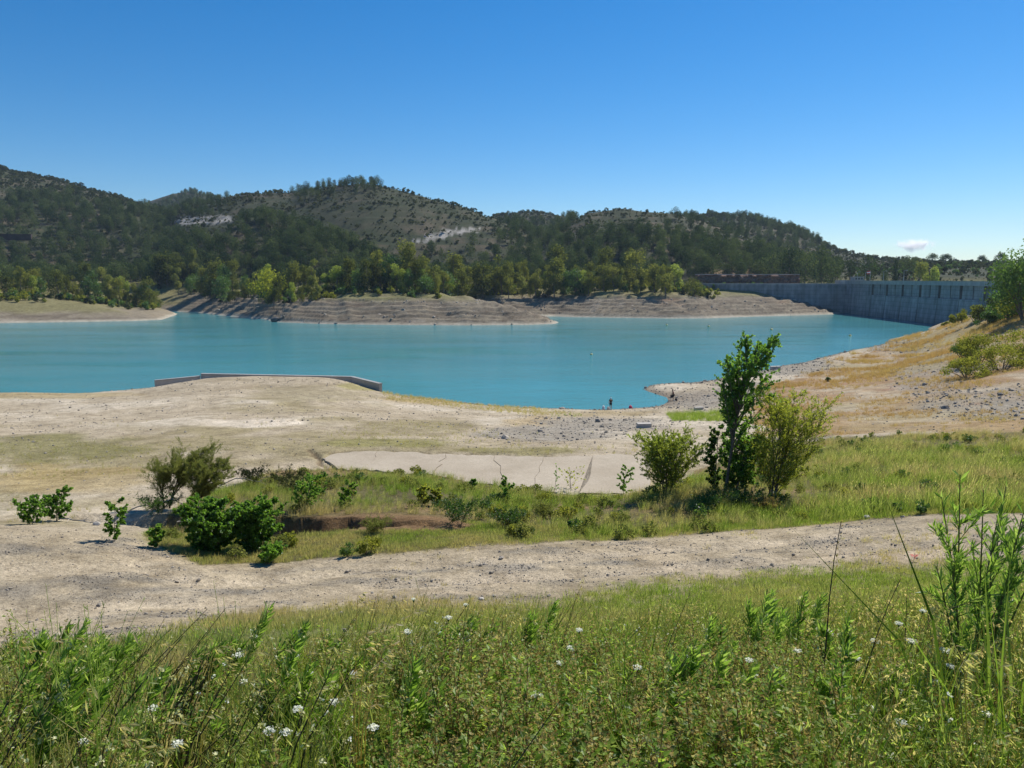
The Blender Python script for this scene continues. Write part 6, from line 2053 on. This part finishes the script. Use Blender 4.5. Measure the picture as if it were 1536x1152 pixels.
# dark slanting dead stems and tiny pale flowers through the whole slope
DS = []
for i in range(5):
    r_ = np.random.default_rng(900 + i); b = MB()
    for q in range(3):
        hh = r_.uniform(0.35, 0.62); a_ = r_.normal(0, 0.35)
        tip = np.array((hh * r_.uniform(0.2, 0.6), hh * 0.25 * a_, hh))
        b.mat = 0
        b.tube(np.array([(0.03 * q, 0.02 * q, -0.03), tip * (0.4, 0.4, 0.5), tip]), [0.0032, 0.0024, 0.001], 4, 0.4)
        b.mat = 1
        m_ = 9
        b.leaves(tip * r_.uniform(0.6, 1, m_)[:, None], rand_unit(m_, r_) + (0.3, 0, 0.6), rand_unit(m_, r_), 0.02, 0.006, r_.random(m_))
    DS.append(b.mesh('dead_stem', [M['dark_stem'], M['seed']]))
SF = []
for i in range(4):
    r_ = np.random.default_rng(920 + i); b = MB()
    for q in range(5):
        tip = np.array((r_.normal(0.06, 0.07), r_.normal(0, 0.07), r_.uniform(0.28, 0.5)))
        b.mat = 0
        b.tube(np.array([(0, 0, -0.03), tip * (0.4, 0.4, 0.55), tip]), [0.0014, 0.0011, 0.0007], 3, 0.5)
        b.mat = 1
        m_ = 7
        b.leaves(tip + rand_unit(m_, r_) * 0.006, rand_unit(m_, r_), rand_unit(m_, r_) + (0, 0, 1), 0.012, 0.008, r_.random(m_))
    SF.append(b.mesh('small_flower', [M['stem'], M['umbel'] if i == 0 else M['blossom']]))
for nm, src, n, lab, cat in (('dead_stems', DS, 620, 'dark slanting dead stems among the foreground grass', 'stems'), ('small_flowers', SF, 750, 'tiny pale flowers sprinkled through the foreground grass', 'flowers')):
    Y = rng.uniform(1.7, 8.5, n); X = rng.uniform(-0.76, 0.8, n) * (Y + 0.6)
    Z = height(X, Y); px, py = project(X, Y, Z); _, _, mm = zone_masks(X, Y, Z)
    k = rng.random(n) < mm['fg'] * tall_edge(px, py) * np.clip(0.45 + 0.9 * fbm(X, Y, 1.5, 2), 0.05, 1)
    rr = rots(k.sum(), 0.1, 0.08); rr[:, 2] = rng.normal(0, 0.5, k.sum())
    scatter(nm, np.c_[X, Y, Z][k], src, rr, rng.uniform(0.6, 1.15, k.sum()), rng.integers(0, len(src), k.sum()), np.zeros(k.sum()), lab, cat)
# broad blades at the lower right
for i, (tx, ty, bx, d, lab) in enumerate(((1395, 1000, 1418, 2.7, 'long broad grass blade standing upright at lower right'), (1440, 1085, 1420, 2.5, 'second broad grass blade beside the upright one'), (1500, 1060, 1560, 2.5, 'pale broad blade crossing the lower right corner'), (1300, 1050, 1345, 2.6, 'broad blade bending left at lower right'))):
    x = (bx - 768) / F * d; z0 = H(x, d); tip = at_d(tx, ty, d) - np.array((x, d, z0))
    b = MB(); tt = np.linspace(0, 1, 9)
    c = tip * tt[:, None] + np.c_[0.03 * np.sin(tt * 3.1), np.zeros(9), -0.04 * (1 - tt)]
    wdt = 0.012 * np.sin(math.pi * (0.25 + 0.75 * tt)) + 0.0008
    V = np.concatenate([c - np.c_[wdt, wdt * 0.4, wdt * 0], c + np.c_[wdt, -wdt * 0.4, wdt * 0]])
    b.add(V, [[q, q + 1, 9 + q + 1, 9 + q] for q in range(8)], 0.85)
    tag(link('grass_blade', b.mesh('grass_blade', M['milkweed']), None, (x, d, z0)), lab, 'blade', 'broad grass blades')
# pink flower at the edge of the track
p = on_ground(1370, 842, 30, 3)
t = thing('pink_flower', 'single pink flower at the grass edge of the track', 'flower', p)
b = MB(); b.tube([(0, 0, -0.03), (0.02, 0, 0.12)], [0.006, 0.004], 5); link('stem', b.mesh('stem', M['stem']), t)
b = MB(); r_ = np.random.default_rng(3); b.leaves(np.tile((0.02, 0, 0.12), (9, 1)), rand_unit(9, r_) + (0, -0.3, 0.6), rand_unit(9, r_), 0.11, 0.07, r_.random(9))
M['pink'] = mat_foliage('pink_petals', (0.62, 0.25, 0.28), (0.72, 0.36, 0.38), (0.80, 0.5, 0.5), 0.3, 0, 0)
link('petal', b.mesh('petal', M['pink']), t)

# ------------------------------------------------------------------ buoys
def lathe(b, prof, sides=14, tint=0.5, c=(0, 0, 0)):
    prof = np.array(prof, float); n = len(prof)
    a = np.arange(sides) * 2 * math.pi / sides
    V = np.stack([np.outer(prof[:, 0], np.cos(a)) + c[0], np.outer(prof[:, 0], np.sin(a)) + c[1], np.repeat(prof[:, 1:2], sides, 1) + c[2]], -1).reshape(-1, 3)
    i = np.arange(n - 1)[:, None] * sides; j = np.arange(sides)[None]; jn = (j + 1) % sides
    b.add(V, np.stack([i + j, i + jn, i + sides + jn, i + sides + j], -1).reshape(-1, 4), tint)
M['buoy'] = mat_simple('faded_yellow_plastic', (0.60, 0.50, 0.16), (0.74, 0.66, 0.30), 2, 0.5, 0.1, 0.01)
M['black'] = mat_simple('dark_cloth', (0.012, 0.012, 0.015), (0.03, 0.03, 0.035), 8, 0.9, 0.3, 0.005)
for px, py, s, lab in ((887, 532, 0.36, 'yellow buoy floating alone in the middle of the lake'), (1000, 488, 0.5, 'leftmost far yellow buoy near the opposite bank'), (1063, 490, 0.5, 'far yellow buoy second from the left near the opposite bank'), (1157, 495, 0.6, 'pale yellow buoy right above the tall poplar'), (1275, 504, 0.5, 'rightmost yellow buoy in front of the dam')):
    p = at_z(px, py, 0)
    t = thing('buoy', lab, 'buoy', p, 0, 'yellow buoys on the lake')
    b = MB(); lathe(b, [(0.02, -0.5), (0.7, -0.4), (1.0, 0.0), (0.9, 0.45), (0.5, 0.8), (0.25, 0.95), (0.02, 1.0)]); o = link('float', b.mesh('float', M['buoy'], True), t); o.scale = (s,) * 3
    b = MB(); lathe(b, [(0.1, 0.9), (0.1, 1.25), (0.24, 1.3), (0.24, 1.6), (0.02, 1.65)], 10); o = link('top_mark', b.mesh('top_mark', M['dam_joint']), t); o.scale = (s,) * 3

# ------------------------------------------------------------------ people and their things on the shore
def skin_mesh(name, verts, edges, radii, mat):
    me = bpy.data.meshes.new(name)
    me.from_pydata(verts, edges, [])
    o = bpy.data.objects.new(name, me); COL.objects.link(o)
    m1 = o.modifiers.new('skin', 'SKIN'); m1.use_smooth_shade = True
    for i, r in enumerate(radii):
        me.skin_vertices[0].data[i].radius = (r, r) if np.isscalar(r) else r
    me.skin_vertices[0].data[0].use_root = True
    m2 = o.modifiers.new('sub', 'SUBSURF'); m2.levels = m2.render_levels = 2
    dg = bpy.context.evaluated_depsgraph_get()
    nm = bpy.data.meshes.new_from_object(o.evaluated_get(dg))
    bpy.data.objects.remove(o)
    nm.name = name
    nm.materials.clear(); nm.materials.append(mat)
    return nm
M['skin'] = mat_simple('tanned_skin', (0.38, 0.22, 0.14), (0.46, 0.28, 0.18), 3, 0.6, 0.1, 0.005)
M['maroon'] = mat_simple('maroon_shirt', (0.10, 0.025, 0.03), (0.16, 0.04, 0.045), 6, 0.9, 0.3, 0.005)
M['cap'] = mat_simple('pale_blue_cap', (0.45, 0.58, 0.60), (0.55, 0.68, 0.70), 6, 0.8, 0.2, 0.004)
M['hair'] = mat_simple('dark_hair', (0.015, 0.012, 0.01), (0.03, 0.024, 0.02), 30, 0.6, 0.4, 0.004)
M['canvas'] = mat_simple('pale_canvas', (0.55, 0.48, 0.40), (0.66, 0.60, 0.52), 6, 0.9, 0.3, 0.005)
M['pinkred'] = mat_simple('pink_red_fabric', (0.55, 0.05, 0.10), (0.66, 0.10, 0.16), 6, 0.8, 0.3, 0.005)
def person(loc, rotz, label, shirt, shorts, hat, pose, scale=1.0):
    """pose 'stand': weight on both legs; 'bend': leaning forward over the rod"""
    t = thing('person', label, 'person', loc, rotz, None, scale)
    ln = 0.10 if pose == 'bend' else 0.0
    V = [(0, 0, 0.95), (0, ln * 0.4, 1.12), (0, ln, 1.32), (0, ln * 1.3, 1.45), (0, ln * 1.5 + 0.01, 1.55), (0, ln * 1.6 + 0.02, 1.66),      # pelvis, waist, chest, neck, head, crown
         (-0.10, 0, 0.90), (-0.11, 0.02, 0.50), (-0.11, -0.01, 0.08), (-0.12, 0.16, 0.04),
         (0.10, 0, 0.90), (0.12, 0.03, 0.50), (0.13, 0.0, 0.08), (0.14, 0.16, 0.04),
         (-0.19, ln, 1.40), (-0.25, ln + 0.02, 1.14), (-0.22, ln + 0.16, 0.94), (-0.21, ln + 0.22, 0.86),
         (0.19, ln, 1.40), (0.26, ln + 0.02, 1.15), (0.20, ln + 0.20, 1.02), (0.17, ln + 0.28, 1.00)]
    E = [(0, 1), (1, 2), (2, 3), (3, 4), (4, 5), (0, 6), (6, 7), (7, 8), (8, 9), (0, 10), (10, 11), (11, 12), (12, 13), (2, 14), (14, 15), (15, 16), (16, 17), (2, 18), (18, 19), (19, 20), (20, 21)]
    Rr = [(0.15, 0.11), (0.135, 0.10), (0.165, 0.115), 0.055, (0.085, 0.10), (0.07, 0.08), 0.085, 0.06, 0.042, 0.035, 0.085, 0.06, 0.042, 0.035, 0.062, 0.045, 0.034, 0.03, 0.062, 0.045, 0.034, 0.03]
    link('body', skin_mesh('body', V, E, Rr, M['skin']), t)
    link('shirt', skin_mesh('shirt', [V[0], V[1], V[2], V[14], (V[15][0] * 0.97, V[15][1], 1.24), V[18], (V[19][0] * 0.97, V[19][1], 1.24), (0, ln * 1.15, 1.41)], [(0, 1), (1, 2), (2, 3), (3, 4), (2, 5), (5, 6), (2, 7)], [(0.165, 0.125), (0.15, 0.115), (0.18, 0.13), 0.075, 0.062, 0.075, 0.062, 0.075], shirt), t)
    link('shorts', skin_mesh('shorts', [(0, 0, 0.97), V[6], (-0.11, 0.02, 0.56), V[10], (0.12, 0.03, 0.56)], [(0, 1), (1, 2), (0, 3), (3, 4)], [(0.165, 0.125), 0.10, 0.085, 0.10, 0.085], shorts), t)
    hy = ln * 1.55
    b = MB(); lathe(b, [(0.125, 1.60), (0.12, 1.66), (0.09, 1.73), (0.01, 1.755)] if hat else [(0.10, 1.56), (0.115, 1.64), (0.09, 1.71), (0.01, 1.735)], 14, 0.5, (0, hy + (0.0 if hat else -0.01), 0))
    if hat:
        b.box((-0.07, hy + 0.08, 1.60), (0.07, hy + 0.22, 1.615))
    link('cap' if hat else 'hair', b.mesh('headwear', M['cap'] if hat else M['hair'], True), t)
    f = MB()
    for sx in (-0.035, 0.035):
        f.box((sx - 0.012, hy + 0.095, 1.585), (sx + 0.012, hy + 0.112, 1.60))
    f.box((-0.025, hy + 0.095, 1.515), (0.025, hy + 0.108, 1.525))
    link('face', f.mesh('face', M['hair']), t)
    for sx, (hx, hy_, hz_) in ((-1, V[17]), (1, V[21])):
        hd = MB()
        for k_ in range(4):
            hd.tube([(hx + 0.014 * (k_ - 1.5), hy_, hz_), (hx + 0.016 * (k_ - 1.5), hy_ + 0.045, hz_ - 0.025), (hx + 0.016 * (k_ - 1.5), hy_ + 0.06, hz_ - 0.06)], [0.009, 0.008, 0.006], 5)
        hd.tube([(hx - sx * 0.03, hy_ - 0.01, hz_), (hx - sx * 0.05, hy_ + 0.03, hz_ + 0.005)], [0.01, 0.007], 5)
        link('fingers', hd.mesh('fingers', M['skin']), t)
    return t
def shore_spot(px, inset):
    ds = np.arange(95, 118, 0.1)
    a_ = (px - 768) / F
    z_ = height(a_ * ds, ds)
    d_ = ds[np.where(z_ > 0.02)[0][-1]] - inset
    return Vector((a_ * d_, d_, H(a_ * d_, d_)))
p = shore_spot(918, 0.4)
person((p.x, p.y, p.z), R(20), 'standing person with pale cap and dark clothes at the waterline', M['black'], M['black'], True, 'stand', 0.98)
p2 = on_ground(1010, 602.5, 200)
person((p2.x, p2.y, p2.z), R(75), 'person in a maroon shirt at the inner corner of the stony spit', M['maroon'], M['black'], False, 'bend', 1.02)
def bag(px, py, w, h, mat, name, label, pile=False):
    q = on_ground(px, py, 200) if py < 604 else shore_spot(px, py - 608)
    t = thing(name, label, 'bag', (q.x, q.y, q.z - 0.02), 0.4)
    b = MB()
    n = 16
    prof = [(0.02, 0.0), (0.46, 0.02), (0.5, 0.25), (0.47, 0.6), (0.36, 0.9), (0.3, 1.0), (0.27, 0.93), (0.02, 0.9)]
    lathe(b, [(r_ * w, z_ * h) for r_, z_ in prof], n)
    me = b.mesh('sack', mat, True)
    link('body', me, t)
    b = MB(); a_ = np.linspace(0, math.pi, 9)
    b.tube(np.c_[np.cos(a_) * w * 0.26, np.zeros(9), h * 0.95 + np.sin(a_) * h * 0.25], 0.018, 5)
    link('handle', b.mesh('handle', mat), t)
bag(907, 608, 0.42, 0.55, M['white'], 'beach_bag', 'small white bag standing left of the person with the cap')
bag(914.5, 609.5, 0.40, 0.42, M['canvas'], 'beach_bag', 'sandy canvas bag at the feet of the person with the cap')
bag(948, 609, 0.5, 0.42, M['pinkred'], 'beach_bag', 'pink red bag alone on the near shoreline')
bag(1014, 601.5, 0.42, 0.36, M['black'], 'rucksack', 'dark rucksack right of the person in maroon')
# fishing chair beside the angler
q = on_ground(1005.5, 601.5, 200)
t = thing('folding_chair', 'dark folding chair left of the person in maroon', 'chair', (q.x, q.y, q.z), 0.6)
b = MB(); b.box((-0.28, -0.24, 0.38), (0.28, 0.24, 0.42)); link('seat', b.mesh('seat', M['black']), t)
b = MB(); b.box((-0.28, -0.27, 0.46), (0.28, -0.242, 0.86)); link('backrest', b.mesh('backrest', M['black']), t)
for sx in (-0.25, 0.25):
    for sy in (-0.2, 0.2):
        b = MB(); b.tube([(sx, sy, -0.06), (sx, sy * 1.1, 0.39)], 0.014, 5); link('leg', b.mesh('leg', M['metal']), t)

# ------------------------------------------------------------------ cloud and haze
def volume_mat(name, builder):
    m, nt, out = new_mat(name)
    builder(nt, out)
    return m
def cloud_nodes(nt, out):
    tc = N(nt, 'ShaderNodeTexCoord')
    n = noise_tex(nt, 0.015, 6, 0.62, tc.outputs['Object'])
    n2 = noise_tex(nt, 0.004, 2, 0.5, tc.outputs['Object'])
    mp = N(nt, 'ShaderNodeVectorMath', operation='MULTIPLY'); mp.inputs[1].default_value = (1 / 215.0, 1 / 150.0, 1 / 78.0)
    nt.links.new(tc.outputs['Object'], mp.inputs[0])
    ln = N(nt, 'ShaderNodeVectorMath', operation='LENGTH'); nt.links.new(mp.outputs[0], ln.inputs[0])
    fall = mathn(nt, 'SUBTRACT', 1.0, ln.outputs['Value'])
    v = mathn(nt, 'ADD', mathn(nt, 'MULTIPLY', fall, 0.75), mathn(nt, 'MULTIPLY', mathn(nt, 'SUBTRACT', n.outputs[0], 0.56), 2.2))
    dn = mathn(nt, 'MULTIPLY', mathn(nt, 'MAXIMUM', v, 0.0), 0.05)
    p = N(nt, 'ShaderNodeVolumePrincipled')
    p.inputs['Color'].default_value = (1.0, 1.0, 1.0, 1)
    p.inputs['Anisotropy'].default_value = 0.55
    nt.links.new(dn, p.inputs['Density'])
    nt.links.new(p.outputs[0], out.inputs['Volume'])
cd_ = 8600.0
cp = at_d(1371, 368, cd_)
b = MB(); b.box((-230, -160, -85), (230, 160, 85))
o = link('cloud', b.mesh('cloud', volume_mat('white_cloud', cloud_nodes)), None, tuple(cp))
tag(o, 'small white puffy cloud low over the right ridge', 'cloud')
def haze_nodes(nt, out):
    p = N(nt, 'ShaderNodeVolumePrincipled')
    p.inputs['Color'].default_value = (0.62, 0.76, 1.0, 1)
    p.inputs['Density'].default_value = 0.00006
    p.inputs['Anisotropy'].default_value = 0.2
    nt.links.new(p.outputs[0], out.inputs['Volume'])
USE_HAZE = True
if USE_HAZE:
    b = MB(); b.box((-6900, -12, -8), (6900, 4050, 300))
    stuff(link('haze', b.mesh('haze', volume_mat('thin_blue_haze', haze_nodes))), 'thin blue haze over the valley', 'haze')
